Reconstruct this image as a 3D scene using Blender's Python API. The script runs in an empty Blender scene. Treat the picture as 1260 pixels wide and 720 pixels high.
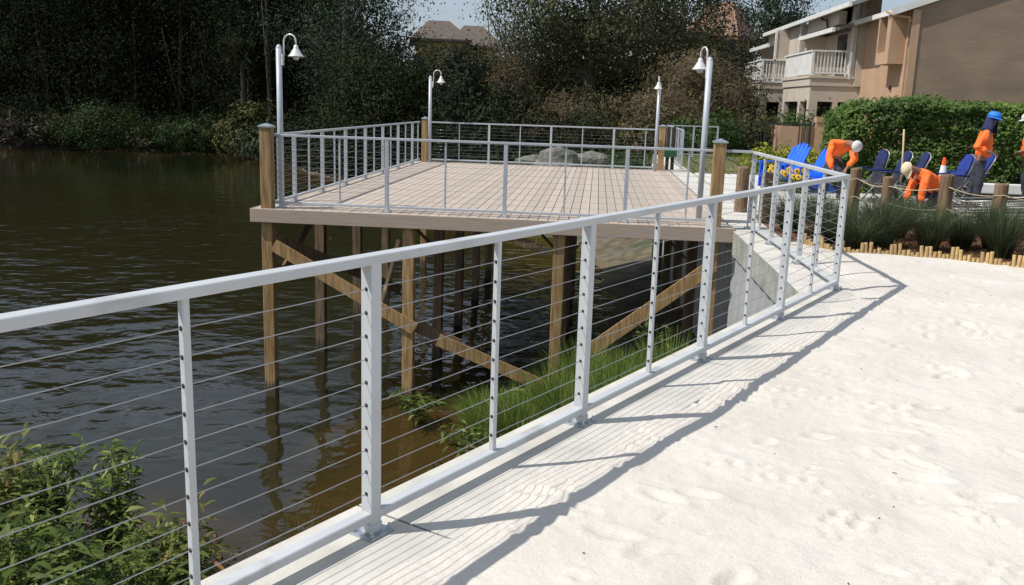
import bpy, bmesh, math, random
import numpy as np
from mathutils import Vector, Matrix
from math import radians, sin, cos, pi
S = bpy.context.scene
COL = S.collection
random.seed(7)

# ------------------------------------------------------------------ camera, world, sun, exposure
FPX, CX, CY = 1130.0, 630.0, 360.0
EYE = 1.65
ROLL = math.atan(.0317)
PITCH = math.atan((CY - 127.0) * cos(ROLL) / FPX)
upc = np.array([sin(ROLL) * cos(PITCH), -cos(ROLL) * cos(PITCH), -sin(PITCH)])
vy = np.array([737 - CX, 127 + .0317 * 107 - CY, FPX]); vy /= np.linalg.norm(vy)
vy = vy - upc * vy.dot(upc); vy /= np.linalg.norm(vy)
vx = np.cross(vy, upc)
if vx[0] < 0: vx = -vx
RW = np.array([vx, vy, upc])
cam = bpy.data.objects.new('camera', bpy.data.cameras.new('camera'))
COL.objects.link(cam)
m = Matrix([[RW[i][0], -RW[i][1], -RW[i][2]] for i in range(3)]).to_4x4()
m.translation = (0, 0, EYE)
cam.matrix_world = m
cam.data.sensor_width = 36
cam.data.lens = FPX / 1260 * 36
cam.data.clip_start = .05
cam.data.clip_end = 1500
S.camera = cam

SUN_EL = radians(53.5)
SUN_AZ = (-0.935, -0.355)              # horizontal direction towards the sun
w = bpy.data.worlds.new("World"); S.world = w; w.use_nodes = True
nt = w.node_tree; bg = nt.nodes['Background']
sky = nt.nodes.new('ShaderNodeTexSky'); sky.sky_type = 'NISHITA'; sky.sun_disc = False
sky.sun_elevation = SUN_EL
sky.sun_rotation = math.atan2(SUN_AZ[0], SUN_AZ[1])
sky.air_density = 1.2; sky.dust_density = 1.2; sky.ozone_density = 3.0
# thin high cloud, everywhere on the sky
tc = nt.nodes.new('ShaderNodeTexCoord'); mp = nt.nodes.new('ShaderNodeMapping')
mp.inputs['Scale'].default_value = (1, 1, 4.5)
nz = nt.nodes.new('ShaderNodeTexNoise'); nz.inputs['Scale'].default_value = 3.2; nz.inputs['Detail'].default_value = 7
rp = nt.nodes.new('ShaderNodeValToRGB'); rp.color_ramp.elements[0].position = .38; rp.color_ramp.elements[1].position = .70; rp.color_ramp.elements[0].color = (.42, .42, .42, 1)
rp.color_ramp.elements[1].color = (.8, .8, .8, 1)
mx = nt.nodes.new('ShaderNodeMixRGB'); mx.inputs[2].default_value = (6.9, 7.9, 9.6, 1)
nt.links.new(tc.outputs['Generated'], mp.inputs[0]); nt.links.new(mp.outputs[0], nz.inputs[0])
nt.links.new(nz.outputs[0], rp.inputs[0]); nt.links.new(rp.outputs[0], mx.inputs[0])
nt.links.new(sky.outputs[0], mx.inputs[1]); nt.links.new(mx.outputs[0], bg.inputs[0])
bg.inputs[1].default_value = .085
sl = bpy.data.lights.new('sun', 'SUN'); sl.energy = 4.6; sl.angle = radians(.53); sl.color = (1, .97, .92)
so = bpy.data.objects.new('sun', sl); COL.objects.link(so)
sd = Vector((SUN_AZ[0] * cos(SUN_EL), SUN_AZ[1] * cos(SUN_EL), sin(SUN_EL)))
so.rotation_euler = sd.to_track_quat('Z', 'Y').to_euler(); so.location = (-20, -10, 40)
S.view_settings.view_transform = 'Standard'; S.view_settings.look = 'None'
S.view_settings.exposure = .0; S.view_settings.gamma = 1
S.render.engine = 'CYCLES'
S.cycles.max_bounces = 6; S.cycles.transparent_max_bounces = 12
S.cycles.sample_clamp_indirect = 6

# ------------------------------------------------------------------ materials
MATS = {}
def nmat(name):
    mt = bpy.data.materials.new(name); mt.use_nodes = True
    return mt, mt.node_tree, mt.node_tree.nodes['Principled BSDF']
def node(t, kind, **kw):
    n = t.nodes.new(kind)
    for k, v in kw.items():
        if k.startswith('i_'): n.inputs[k[2:].replace('_', ' ')].default_value = v
        else: setattr(n, k, v)
    return n
def noise_mat(name, c1, c2, scale=6, rough=.6, stretch=(1, 1, 1), bump=.15, bscale=None, metallic=0, detail=5, wet=None,
              rnd=0., lo=.35, hi=.65, c3=None, s3=1.0, spots=.5, bdist=.01, spec=.5):
    mt, t, p = nmat(name); L = t.links.new
    tc = node(t, 'ShaderNodeTexCoord'); mp = node(t, 'ShaderNodeMapping'); mp.inputs['Scale'].default_value = stretch
    L(tc.outputs['Object'], mp.inputs[0])
    n = node(t, 'ShaderNodeTexNoise', i_Scale=scale, i_Detail=detail)
    if rnd:
        oi = node(t, 'ShaderNodeObjectInfo'); mu = node(t, 'ShaderNodeVectorMath', operation='ADD')
        sc = node(t, 'ShaderNodeVectorMath', operation='SCALE'); sc.inputs['Scale'].default_value = 31.
        cb = node(t, 'ShaderNodeCombineXYZ')
        for i in range(3): L(oi.outputs['Random'], cb.inputs[i])
        L(cb.outputs[0], sc.inputs[0]); L(mp.outputs[0], mu.inputs[0]); L(sc.outputs[0], mu.inputs[1])
        vec = mu.outputs[0]
    else: vec = mp.outputs[0]
    L(vec, n.inputs[0])
    r = node(t, 'ShaderNodeValToRGB'); e = r.color_ramp.elements
    e[0].position = lo; e[1].position = hi; e[0].color = (*c1, 1); e[1].color = (*c2, 1)
    L(n.outputs[0], r.inputs[0]); col = r.outputs[0]
    if c3:
        n3 = node(t, 'ShaderNodeTexNoise', i_Scale=s3, i_Detail=6); L(vec, n3.inputs[0])
        r3 = node(t, 'ShaderNodeValToRGB'); r3.color_ramp.elements[0].position = spots; r3.color_ramp.elements[1].position = spots + .15
        L(n3.outputs[0], r3.inputs[0]); mx = node(t, 'ShaderNodeMixRGB'); mx.inputs[2].default_value = (*c3, 1)
        L(r3.outputs[0], mx.inputs[0]); L(col, mx.inputs[1]); col = mx.outputs[0]
    if wet:
        sp = node(t, 'ShaderNodeSeparateXYZ'); L(tc.outputs['Object'], sp.inputs[0]); ad = node(t, 'ShaderNodeMath', operation='MULTIPLY_ADD'); ad.inputs[1].default_value = .35; L(n.outputs[0], ad.inputs[0]); L(sp.outputs[2], ad.inputs[2])
        mr = node(t, 'ShaderNodeMapRange'); mr.inputs['From Min'].default_value = wet; mr.inputs['From Max'].default_value = wet + .12; mr.inputs['To Min'].default_value = .85; mr.inputs['To Max'].default_value = 0; L(ad.outputs[0], mr.inputs[0])
        mx = node(t, 'ShaderNodeMixRGB'); mx.inputs[2].default_value = (.035, .03, .016, 1); L(mr.outputs[0], mx.inputs[0]); L(col, mx.inputs[1]); col = mx.outputs[0]
    if rnd:
        hs = node(t, 'ShaderNodeHueSaturation'); mr = node(t, 'ShaderNodeMapRange')
        mr.inputs['To Min'].default_value = 1 - rnd; mr.inputs['To Max'].default_value = 1 + rnd
        L(oi.outputs['Random'], mr.inputs[0]); L(mr.outputs[0], hs.inputs['Value']); L(col, hs.inputs['Color']); col = hs.outputs[0]
    L(col, p.inputs['Base Color'])
    p.inputs['Roughness'].default_value = rough; p.inputs['Metallic'].default_value = metallic
    p.inputs['Specular IOR Level'].default_value = spec
    if bump:
        nb = node(t, 'ShaderNodeTexNoise', i_Scale=bscale or scale * 4, i_Detail=6); L(vec, nb.inputs[0])
        b = node(t, 'ShaderNodeBump', i_Strength=bump, i_Distance=bdist); L(nb.outputs[0], b.inputs['Height']); L(b.outputs[0], p.inputs['Normal'])
    MATS[name] = mt
    return mt
def leaf_mat(name, c1, c2, c3=None, trans=.25, rough=.6, spec=.12):
    mt, t, p = nmat(name); L = t.links.new
    a = node(t, 'ShaderNodeAttribute'); a.attribute_name = 'tint'
    r = node(t, 'ShaderNodeValToRGB'); e = r.color_ramp.elements
    e[0].color = (*c1, 1); e[1].color = (*c2, 1)
    if c3:
        e[1].position = .8; k = r.color_ramp.elements.new(1.); k.color = (*c3, 1)
    L(a.outputs['Fac'], r.inputs[0]); L(r.outputs[0], p.inputs['Base Color'])
    p.inputs['Roughness'].default_value = rough; p.inputs['Specular IOR Level'].default_value = spec
    tr = node(t, 'ShaderNodeBsdfTranslucent'); L(r.outputs[0], tr.inputs[0])
    mx = node(t, 'ShaderNodeMixShader'); mx.inputs[0].default_value = trans
    L(p.outputs[0], mx.inputs[1]); L(tr.outputs[0], mx.inputs[2]); L(mx.outputs[0], t.nodes['Material Output'].inputs[0])
    MATS[name] = mt
    return mt
noise_mat('metal', (.46, .475, .48), (.52, .535, .54), 3, rough=.42, bump=.04, bscale=60, metallic=.0, c3=(.34, .34, .325), s3=3.1, spots=.58, spec=.4)
noise_mat('metal_deck', (.40, .425, .45), (.48, .50, .52), 3, rough=.4, bump=0, metallic=.1)
noise_mat('cable_steel', (.32, .33, .34), (.40, .41, .42), 3, rough=.3, bump=0, metallic=.7)
noise_mat('hole_black', (.012, .012, .014), (.02, .02, .022), 9, rough=.6, bump=0)  # near-black for the discs that stand in for shaded cable holes
noise_mat('zinc', (.34, .38, .42), (.5, .54, .57), 30, rough=.35, bump=.05, metallic=.7)
noise_mat('composite', (.395, .325, .26), (.475, .395, .325), 3, rough=.75, stretch=(30, 1.2, 30), bump=.2, bscale=20, rnd=.09, c3=(.36, .29, .24), s3=1.2, spots=.6)
noise_mat('fascia', (.36, .275, .215), (.43, .335, .265), 2, rough=.7, stretch=(1.2, 30, 30), bump=.15, rnd=.03, c3=(.30, .235, .19), s3=1.1, spots=.58)
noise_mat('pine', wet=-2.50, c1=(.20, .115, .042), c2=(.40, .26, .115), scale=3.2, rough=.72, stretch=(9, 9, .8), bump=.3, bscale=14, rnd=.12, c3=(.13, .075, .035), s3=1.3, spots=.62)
noise_mat('pine_shaded', wet=-2.50, c1=(.10, .065, .035), c2=(.20, .135, .075), scale=3.2, rough=.8, stretch=(9, 9, .8), bump=.3, bscale=14, rnd=.12, c3=(.05, .04, .025), s3=1.3, spots=.55)  # darker copy of pine; the shade under the deck is put into the colour
noise_mat('bollard_wood', (.12, .075, .04), (.27, .175, .10), 4, rough=.85, stretch=(8, 8, .9), bump=.5, bscale=12, rnd=.12, c3=(.07, .05, .035), s3=2, spots=.6)
noise_mat('bamboo', (.42, .28, .11), (.54, .38, .18), 8, rough=.5, stretch=(1, 1, .4), bump=.1, rnd=.16, c3=(.30, .17, .06), s3=5, spots=.62)
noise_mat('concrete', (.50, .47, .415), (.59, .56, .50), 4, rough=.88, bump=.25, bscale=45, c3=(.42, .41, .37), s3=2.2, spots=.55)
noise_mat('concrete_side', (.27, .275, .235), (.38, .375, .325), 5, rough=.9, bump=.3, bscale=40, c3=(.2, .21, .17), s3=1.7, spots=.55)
noise_mat('vinyl', (.30, .305, .30), (.42, .425, .42), 2, rough=.6, stretch=(3, 3, .5), bump=.05, c3=(.28, .27, .24), s3=1.6, spots=.6)
noise_mat('paver', (.52, .50, .45), (.62, .60, .55), 3, rough=.85, bump=.2, bscale=30, rnd=.05)
noise_mat('mulch', (.14, .06, .03), (.30, .15, .08), 38, rough=.95, bump=.9, bscale=60, c3=(.08, .045, .03), s3=25, spots=.5, bdist=.03)
noise_mat('gravel', (.28, .26, .24), (.46, .44, .41), 30, rough=.95, bump=.7, bscale=60, c3=(.18, .16, .14), s3=9, spots=.52, bdist=.02)
noise_mat('stucco_beige', (.50, .43, .345), (.55, .475, .385), 1.5, rough=.9, bump=.3, bscale=22, c3=(.46, .395, .315), s3=.8, spots=.55)
noise_mat('stucco_tan', (.42, .265, .165), (.47, .305, .195), 1.2, rough=.9, bump=.3, bscale=22, c3=(.39, .25, .16), s3=.8, spots=.55)
noise_mat('stucco_brown', (.24, .175, .125), (.30, .22, .16), 1.1, rough=.92, stretch=(.5, .5, 1.4), bump=.3, bscale=7, c3=(.21, .155, .112), s3=.7, spots=.52, bdist=.02)
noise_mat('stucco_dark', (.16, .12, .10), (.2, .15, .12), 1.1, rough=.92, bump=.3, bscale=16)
noise_mat('white_paint', (.66, .65, .61), (.76, .75, .71), 2.5, rough=.55, bump=.1, c3=(.55, .54, .50), s3=1.8, spots=.6)
noise_mat('roof_gray', (.20, .19, .18), (.28, .27, .26), 5, rough=.9, bump=.4)
noise_mat('roof_brown', (.085, .065, .052), (.13, .10, .08), 3, rough=.9, bump=.4)
noise_mat('roof_orange', (.20, .11, .075), (.27, .155, .105), 3, rough=.9, bump=.4)
noise_mat('stucco_yellow', (.50, .36, .14), (.56, .42, .19), 2, rough=.9, bump=.2)
noise_mat('window_glass', (.012, .014, .018), (.03, .035, .04), 1, rough=.08, bump=0)
noise_mat('iron', (.012, .012, .013), (.022, .022, .024), 5, rough=.5, bump=0)
noise_mat('trunk', (.06, .048, .036), (.14, .115, .09), 4, rough=.95, stretch=(4, 4, .6), bump=.8, bscale=12, bdist=.04)
noise_mat('stem', (.10, .10, .035), (.16, .12, .06), 9, rough=.8, bump=0)
noise_mat('stem_dry', (.24, .18, .09), (.33, .26, .13), 9, rough=.8, bump=0)
noise_mat('twig', (.13, .095, .07), (.21, .16, .12), 4, rough=.9, bump=0)
noise_mat('blue_plastic', (.0, .095, .62), (.004, .13, .74), 3, rough=.38, bump=.02)
noise_mat('blue_sling', (.006, .012, .05), (.010, .025, .13), 9, rough=.8, bump=.1, c3=(.008, .008, .012), s3=5, spots=.5)
noise_mat('black_sling', (.012, .013, .02), (.03, .03, .04), 14, rough=.7, bump=.1)
noise_mat('blue_bright', (.01, .03, .20), (.014, .045, .29), 9, rough=.7, bump=.1, c3=(.008, .01, .03), s3=5, spots=.52)
noise_mat('aluminium', (.28, .27, .26), (.40, .38, .36), 6, rough=.35, bump=0, metallic=.5)
noise_mat('hi_vis', (.88, .13, .012), (.98, .18, .025), 7, rough=.75, bump=.4, bscale=16, bdist=.02)
noise_mat('denim', (.018, .02, .032), (.045, .05, .065), 9, rough=.9, bump=.3)
noise_mat('skin_mat', (.20, .10, .06), (.25, .13, .08), 9, rough=.55, bump=0)
noise_mat('hair_mat', (.012, .009, .007), (.02, .016, .013), 19, rough=.6, bump=0)
noise_mat('cap_white', (.55, .53, .50), (.66, .64, .6), 9, rough=.8, bump=.1)
noise_mat('cap_cream', (.60, .50, .32), (.70, .6, .4), 9, rough=.8, bump=.1)
noise_mat('cap_blue', (.01, .18, .68), (.02, .23, .76), 9, rough=.7, bump=.1)
noise_mat('navy_cloth', (.01, .015, .06), (.02, .028, .09), 9, rough=.85, bump=.3)
noise_mat('boot', (.06, .04, .025), (.1, .07, .045), 9, rough=.8, bump=.1)
noise_mat('glove', (.5, .4, .33), (.62, .5, .42), 9, rough=.8, bump=.1)
noise_mat('cone_orange', (.85, .10, .015), (.92, .13, .02), 5, rough=.45, bump=0)
noise_mat('cone_white', (.75, .75, .72), (.82, .82, .8), 5, rough=.4, bump=0)
noise_mat('rope_mat', (.38, .32, .20), (.52, .44, .28), 40, rough=.9, bump=.3)
noise_mat('handle_wood', (.45, .33, .18), (.55, .42, .25), 8, rough=.6, bump=0)
noise_mat('rock', (.10, .098, .078), (.19, .185, .155), 5, rough=.95, bump=.8, bscale=9, c3=(.12, .14, .06), s3=2, spots=.55, bdist=.05)
noise_mat('green_box', (.01, .07, .03), (.016, .1, .045), 4, rough=.5, bump=0)
noise_mat('dark_wood', (.025, .018, .013), (.06, .045, .03), 4, rough=.85, stretch=(6, 6, .8), bump=.3)
noise_mat('bag', (.62, .6, .57), (.7, .69, .66), 6, rough=.6, bump=.4)
noise_mat('lamp_metal', (.62, .60, .58), (.70, .68, .66), 6, rough=.3, bump=0, metallic=.2)
noise_mat('ground_dirt', (.07, .055, .035), (.15, .12, .075), 3, rough=.97, bump=.8, bscale=9, c3=(.045, .06, .02), s3=1.1, spots=.5, bdist=.05)
noise_mat('lawn_mat', (.09, .11, .03), (.19, .18, .065), 5, rough=.97, bump=.8, bscale=70, c3=(.26, .21, .10), s3=.9, spots=.52, bdist=.03)
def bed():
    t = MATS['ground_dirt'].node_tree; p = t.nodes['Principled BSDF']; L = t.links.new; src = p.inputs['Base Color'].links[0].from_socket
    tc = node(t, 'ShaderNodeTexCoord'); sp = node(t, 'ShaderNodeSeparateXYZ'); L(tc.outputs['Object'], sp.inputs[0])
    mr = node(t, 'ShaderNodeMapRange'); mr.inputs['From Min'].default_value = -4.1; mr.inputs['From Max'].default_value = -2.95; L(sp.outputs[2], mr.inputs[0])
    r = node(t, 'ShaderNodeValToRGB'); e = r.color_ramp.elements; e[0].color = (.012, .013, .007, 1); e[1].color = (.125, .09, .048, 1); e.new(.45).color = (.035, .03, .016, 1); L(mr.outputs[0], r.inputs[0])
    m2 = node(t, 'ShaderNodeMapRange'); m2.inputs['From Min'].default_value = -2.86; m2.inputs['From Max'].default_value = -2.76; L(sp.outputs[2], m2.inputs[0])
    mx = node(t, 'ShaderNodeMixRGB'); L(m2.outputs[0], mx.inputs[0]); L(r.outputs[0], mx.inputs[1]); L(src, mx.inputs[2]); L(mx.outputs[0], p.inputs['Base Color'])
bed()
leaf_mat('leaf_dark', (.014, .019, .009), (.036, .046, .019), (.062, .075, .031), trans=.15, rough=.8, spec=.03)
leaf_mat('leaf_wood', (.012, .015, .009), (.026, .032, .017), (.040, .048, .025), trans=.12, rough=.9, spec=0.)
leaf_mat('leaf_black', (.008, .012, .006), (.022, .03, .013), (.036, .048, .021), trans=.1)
leaf_mat('leaf_oak', (.038, .044, .019), (.085, .093, .042), (.13, .135, .065), trans=.2)
leaf_mat('leaf_blue', (.018, .030, .016), (.045, .066, .036), (.08, .11, .06), trans=.2)
leaf_mat('leaf_green', (.022, .045, .012), (.06, .105, .026), (.11, .155, .04), trans=.3)
leaf_mat('leaf_shore', (.014, .026, .008), (.036, .06, .016), (.06, .09, .025), trans=.2)
leaf_mat('leaf_olive', (.035, .038, .012), (.10, .10, .035), (.16, .15, .055), trans=.25)
leaf_mat('leaf_vine', (.07, .052, .032), (.15, .11, .065), (.23, .185, .10), trans=.2)
leaf_mat('leaf_hedge', (.03, .065, .012), (.115, .19, .03), (.2, .29, .055), trans=.28, rough=.55, spec=.25)
leaf_mat('leaf_yellow', (.10, .15, .02), (.32, .34, .04), (.5, .42, .06), trans=.3)
leaf_mat('leaf_weed', (.035, .065, .014), (.13, .18, .035), (.34, .36, .12), trans=.35, rough=.55, spec=.2)
leaf_mat('leaf_weed_red', (.05, .075, .018), (.2, .2, .05), (.34, .17, .07), trans=.35, rough=.55, spec=.2)
leaf_mat('blade_green', (.04, .085, .014), (.13, .20, .035), (.27, .32, .09), trans=.35)
leaf_mat('blade_bank', (.06, .11, .02), (.19, .26, .05), (.40, .42, .14), trans=.4)
leaf_mat('blade_dark', (.03, .05, .025), (.085, .115, .055), (.22, .22, .11), trans=.25)
leaf_mat('blade_lawn', (.07, .10, .025), (.16, .18, .05), (.30, .26, .11), trans=.3)
leaf_mat('petal', (.6, .38, .02), (.8, .55, .03), (.16, .06, .01), trans=.2)
leaf_mat('palm', (.05, .065, .03), (.12, .14, .07), (.2, .2, .11), trans=.2)
leaf_mat('chip', (.08, .035, .018), (.28, .14, .07), (.45, .30, .18), trans=0)

def sand_mat():
    mt, t, p = nmat('sand'); L = t.links.new
    tc = node(t, 'ShaderNodeTexCoord')
    n1 = node(t, 'ShaderNodeTexNoise', i_Scale=1.3, i_Detail=6); n2 = node(t, 'ShaderNodeTexNoise', i_Scale=160, i_Detail=4)
    n4 = node(t, 'ShaderNodeTexNoise', i_Scale=9, i_Detail=8)
    for n in (n1, n2, n4): L(tc.outputs['Object'], n.inputs[0])
    r = node(t, 'ShaderNodeValToRGB'); e = r.color_ramp.elements
    e[0].position = .35; e[1].position = .65; e[0].color = (.595, .548, .483, 1); e[1].color = (.655, .61, .545, 1)
    L(n1.outputs[0], r.inputs[0])
    r2 = node(t, 'ShaderNodeValToRGB'); e = r2.color_ramp.elements
    e[0].position = .3; e[1].position = .6; e[0].color = (.84, .82, .8, 1); e[1].color = (1, 1, 1, 1); L(n2.outputs[0], r2.inputs[0])
    mu = node(t, 'ShaderNodeMixRGB', blend_type='MULTIPLY'); mu.inputs[0].default_value = 1
    L(r.outputs[0], mu.inputs[1]); L(r2.outputs[0], mu.inputs[2])
    L(mu.outputs[0], p.inputs['Base Color']); p.inputs['Roughness'].default_value = .95; p.inputs['Specular IOR Level'].default_value = .15
    b = node(t, 'ShaderNodeBump', i_Strength=.35, i_Distance=.004); L(n2.outputs[0], b.inputs['Height'])
    b2 = node(t, 'ShaderNodeBump', i_Strength=.5, i_Distance=.035); L(n4.outputs[0], b2.inputs['Height']); L(b.outputs[0], b2.inputs['Normal'])
    L(b2.outputs[0], p.inputs['Normal']); MATS['sand'] = mt
sand_mat()
def water_mat():
    mt, t, p = nmat('water'); L = t.links.new
    t.nodes.remove(p)
    tc = node(t, 'ShaderNodeTexCoord')
    mp = node(t, 'ShaderNodeMapping'); mp.inputs['Scale'].default_value = (1.15, 1.35, 1); mp.inputs['Rotation'].default_value = (0, 0, radians(-17))
    L(tc.outputs['Object'], mp.inputs[0])
    na = node(t, 'ShaderNodeTexNoise', i_Scale=1.7, i_Detail=3, i_Roughness=.45, i_Distortion=.5); L(mp.outputs[0], na.inputs[0])
    nb = node(t, 'ShaderNodeTexNoise', i_Scale=.7, i_Detail=2); L(mp.outputs[0], nb.inputs[0])
    big = node(t, 'ShaderNodeTexNoise', i_Scale=.075, i_Detail=2); L(tc.outputs['Object'], big.inputs[0])
    mr = node(t, 'ShaderNodeMapRange'); mr.inputs['From Min'].default_value = .4; mr.inputs['From Max'].default_value = .6
    mr.inputs['To Min'].default_value = .35; mr.inputs['To Max'].default_value = 1.0; L(big.outputs[0], mr.inputs[0])
    # calm lee under the far bank
    sp = node(t, 'ShaderNodeSeparateXYZ'); L(tc.outputs['Object'], sp.inputs[0])
    m2 = node(t, 'ShaderNodeMapRange'); m2.inputs['From Min'].default_value = 22; m2.inputs['From Max'].default_value = 45
    m2.inputs['To Min'].default_value = 1; m2.inputs['To Max'].default_value = .22; L(sp.outputs[1], m2.inputs[0])
    mm = node(t, 'ShaderNodeMath', operation='MULTIPLY'); L(mr.outputs[0], mm.inputs[0]); L(m2.outputs[0], mm.inputs[1])
    ad = node(t, 'ShaderNodeMath', operation='MULTIPLY_ADD'); ad.inputs[1].default_value = 2.2; L(nb.outputs[0], ad.inputs[0]); L(na.outputs[0], ad.inputs[2])
    b = node(t, 'ShaderNodeBump', i_Distance=.06); L(ad.outputs[0], b.inputs['Height']); L(mm.outputs[0], b.inputs['Strength'])
    gl = node(t, 'ShaderNodeBsdfGlossy'); gl.inputs['Roughness'].default_value = .03; gl.inputs['Color'].default_value = (.95, .97, 1, 1); L(b.outputs[0], gl.inputs['Normal'])
    df = node(t, 'ShaderNodeBsdfDiffuse'); df.inputs['Color'].default_value = (.036, .041, .018, 1)
    tp = node(t, 'ShaderNodeBsdfTransparent'); tp.inputs['Color'].default_value = (.72, .60, .36, 1)
    m1 = node(t, 'ShaderNodeMixShader'); m1.inputs[0].default_value = .76; L(df.outputs[0], m1.inputs[1]); L(tp.outputs[0], m1.inputs[2])
    fr = node(t, 'ShaderNodeFresnel', i_IOR=1.34); L(b.outputs[0], fr.inputs['Normal'])
    mx = node(t, 'ShaderNodeMixShader'); L(fr.outputs[0], mx.inputs[0]); L(m1.outputs[0], mx.inputs[1]); L(gl.outputs[0], mx.inputs[2])
    L(mx.outputs[0], t.nodes['Material Output'].inputs[0]); MATS['water'] = mt
water_mat()

# ------------------------------------------------------------------ helpers
class MB:
    def __init__(s): s.v = []; s.f = []
    def add(s, vs, fs):
        o = len(s.v); s.v += [tuple(x) for x in vs]; s.f += [tuple(i + o for i in f) for f in fs]
    def box(s, x0, x1, y0, y1, z0, z1):
        s.add([(x, y, z) for z in (z0, z1) for y in (y0, y1) for x in (x0, x1)],
              [(0, 2, 3, 1), (4, 5, 7, 6), (0, 1, 5, 4), (2, 6, 7, 3), (0, 4, 6, 2), (1, 3, 7, 5)])
    def beam(s, a, b, wd, ht, side=None, bev=0.0):
        """rectangular bar a->b; wd across 'side' direction, ht across the other"""
        a = Vector(a); b = Vector(b); d = (b - a).normalized()
        sd_ = Vector(side) if side is not None else Vector((0, 0, 1)).cross(d)
        if sd_.length < 1e-6: sd_ = Vector((1, 0, 0))
        sd_ = (sd_ - d * sd_.dot(d)).normalized(); u = d.cross(sd_).normalized()
        if bev: pr = [(-wd/2, -ht/2+bev), (-wd/2+bev, -ht/2), (wd/2-bev, -ht/2), (wd/2, -ht/2+bev), (wd/2, ht/2-bev), (wd/2-bev, ht/2), (-wd/2+bev, ht/2), (-wd/2, ht/2-bev)]
        else: pr = [(-wd/2, -ht/2), (wd/2, -ht/2), (wd/2, ht/2), (-wd/2, ht/2)]
        k = len(pr)
        vs = [p + sd_ * x + u * y for p in (a, b) for x, y in pr]
        s.add(vs, [tuple(range(k - 1, -1, -1)), tuple(range(k, 2 * k))] + [(i, (i + 1) % k, k + (i + 1) % k, k + i) for i in range(k)])
    def tube(s, pts, rad, n=8, caps=True):
        pts = [Vector(p) for p in pts]
        if not hasattr(rad, '__len__'): rad = [rad] * len(pts)
        up = None; vs = []
        for i, p in enumerate(pts):
            d = (pts[min(i + 1, len(pts) - 1)] - pts[max(i - 1, 0)]).normalized()
            if up is None: up = Vector((0, 0, 1)) if abs(d.z) < .9 else Vector((1, 0, 0))
            sx = up.cross(d)
            if sx.length < 1e-4: sx = Vector((1, 0, 0)).cross(d)
            sx.normalize(); up = d.cross(sx).normalized()
            vs += [p + (sx * cos(2 * pi * k / n) + up * sin(2 * pi * k / n)) * rad[i] for k in range(n)]
        fs = [(i * n + k, i * n + (k + 1) % n, (i + 1) * n + (k + 1) % n, (i + 1) * n + k) for i in range(len(pts) - 1) for k in range(n)]
        if caps: fs += [tuple(range(n - 1, -1, -1)), tuple((len(pts) - 1) * n + k for k in range(n))]
        s.add(vs, fs)
    def lathe(s, c, prof, n=16, axis=(0, 0, 1)):
        c = Vector(c); q = Vector(axis).to_track_quat('Z', 'Y'); vs = []
        for r, z in prof: vs += [c + q @ Vector((r * cos(2 * pi * k / n), r * sin(2 * pi * k / n), z)) for k in range(n)]
        fs = [(i * n + k, i * n + (k + 1) % n, (i + 1) * n + (k + 1) % n, (i + 1) * n + k) for i in range(len(prof) - 1) for k in range(n)]
        s.add(vs, fs)
    def quad(s, *p): s.add(p, [tuple(range(len(p)))])
    def build(s, name, mat, parent=None, smooth=False, bevel=0, kind=None):
        me = bpy.data.meshes.new(name); me.from_pydata([tuple(v) for v in s.v], [], s.f); me.update()
        return mobj(name, me, mat, parent, smooth, bevel, kind)
def mobj(name, me, mat, parent=None, smooth=False, bevel=0, kind=None):
    o = bpy.data.objects.new(name, me); COL.objects.link(o)
    if mat: me.materials.append(MATS[mat] if isinstance(mat, str) else mat)
    if smooth: me.shade_smooth()
    if bevel:
        b = o.modifiers.new('bevel', 'BEVEL'); b.width = bevel; b.segments = 2; b.limit_method = 'ANGLE'
    if parent: o.parent = parent
    if kind: o['kind'] = kind
    return o
def tag(o, label, cat, group=None, kind=None):
    o['label'] = label; o['category'] = cat
    if group: o['group'] = group
    if kind: o['kind'] = kind
    return o
def thing(name, label, cat, loc=(0, 0, 0), rz=0, group=None):
    o = bpy.data.objects.new(name, None); COL.objects.link(o); o.location = loc; o.rotation_euler = (0, 0, rz)
    o.empty_display_size = .2
    return tag(o, label, cat, group)
def inst(src, parent, loc=None, rot=None, scale=None):
    c = src.copy(); COL.objects.link(c); mi = src.matrix_parent_inverse.copy(); c.parent = parent; c.matrix_parent_inverse = mi
    if loc is not None: c.location = loc
    if rot is not None: c.rotation_euler = rot
    if scale is not None: c.scale = scale
    return c
def kids(o, tab=None): return [c for c in bpy.data.objects if c.parent == o]
def copy_tree(root, loc, rz, label, group=None):
    r = root.copy(); COL.objects.link(r); r.location = loc; r.rotation_euler = (0, 0, rz); r['label'] = label
    if group: r['group'] = group
    for ch in kids(root):
        c = ch.copy(); COL.objects.link(c); c.parent = r
        for g in kids(ch):
            d = g.copy(); COL.objects.link(d); d.parent = c
    return r
def npmesh(name, V, F, tint=None):
    """V (n,3), F (m,k)"""
    me = bpy.data.meshes.new(name); n, k = len(F), F.shape[1]
    me.vertices.add(len(V)); me.vertices.foreach_set('co', V.astype(np.float32).ravel())
    me.loops.add(n * k); me.loops.foreach_set('vertex_index', F.astype(np.int32).ravel())
    me.polygons.add(n); me.polygons.foreach_set('loop_start', np.arange(0, n * k, k, dtype=np.int32))
    me.polygons.foreach_set('loop_total', np.full(n, k, dtype=np.int32))
    me.update(calc_edges=True)
    if tint is not None:
        a = me.attributes.new('tint', 'FLOAT', 'POINT'); a.data.foreach_set('value', tint.astype(np.float32))
    return me
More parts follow.
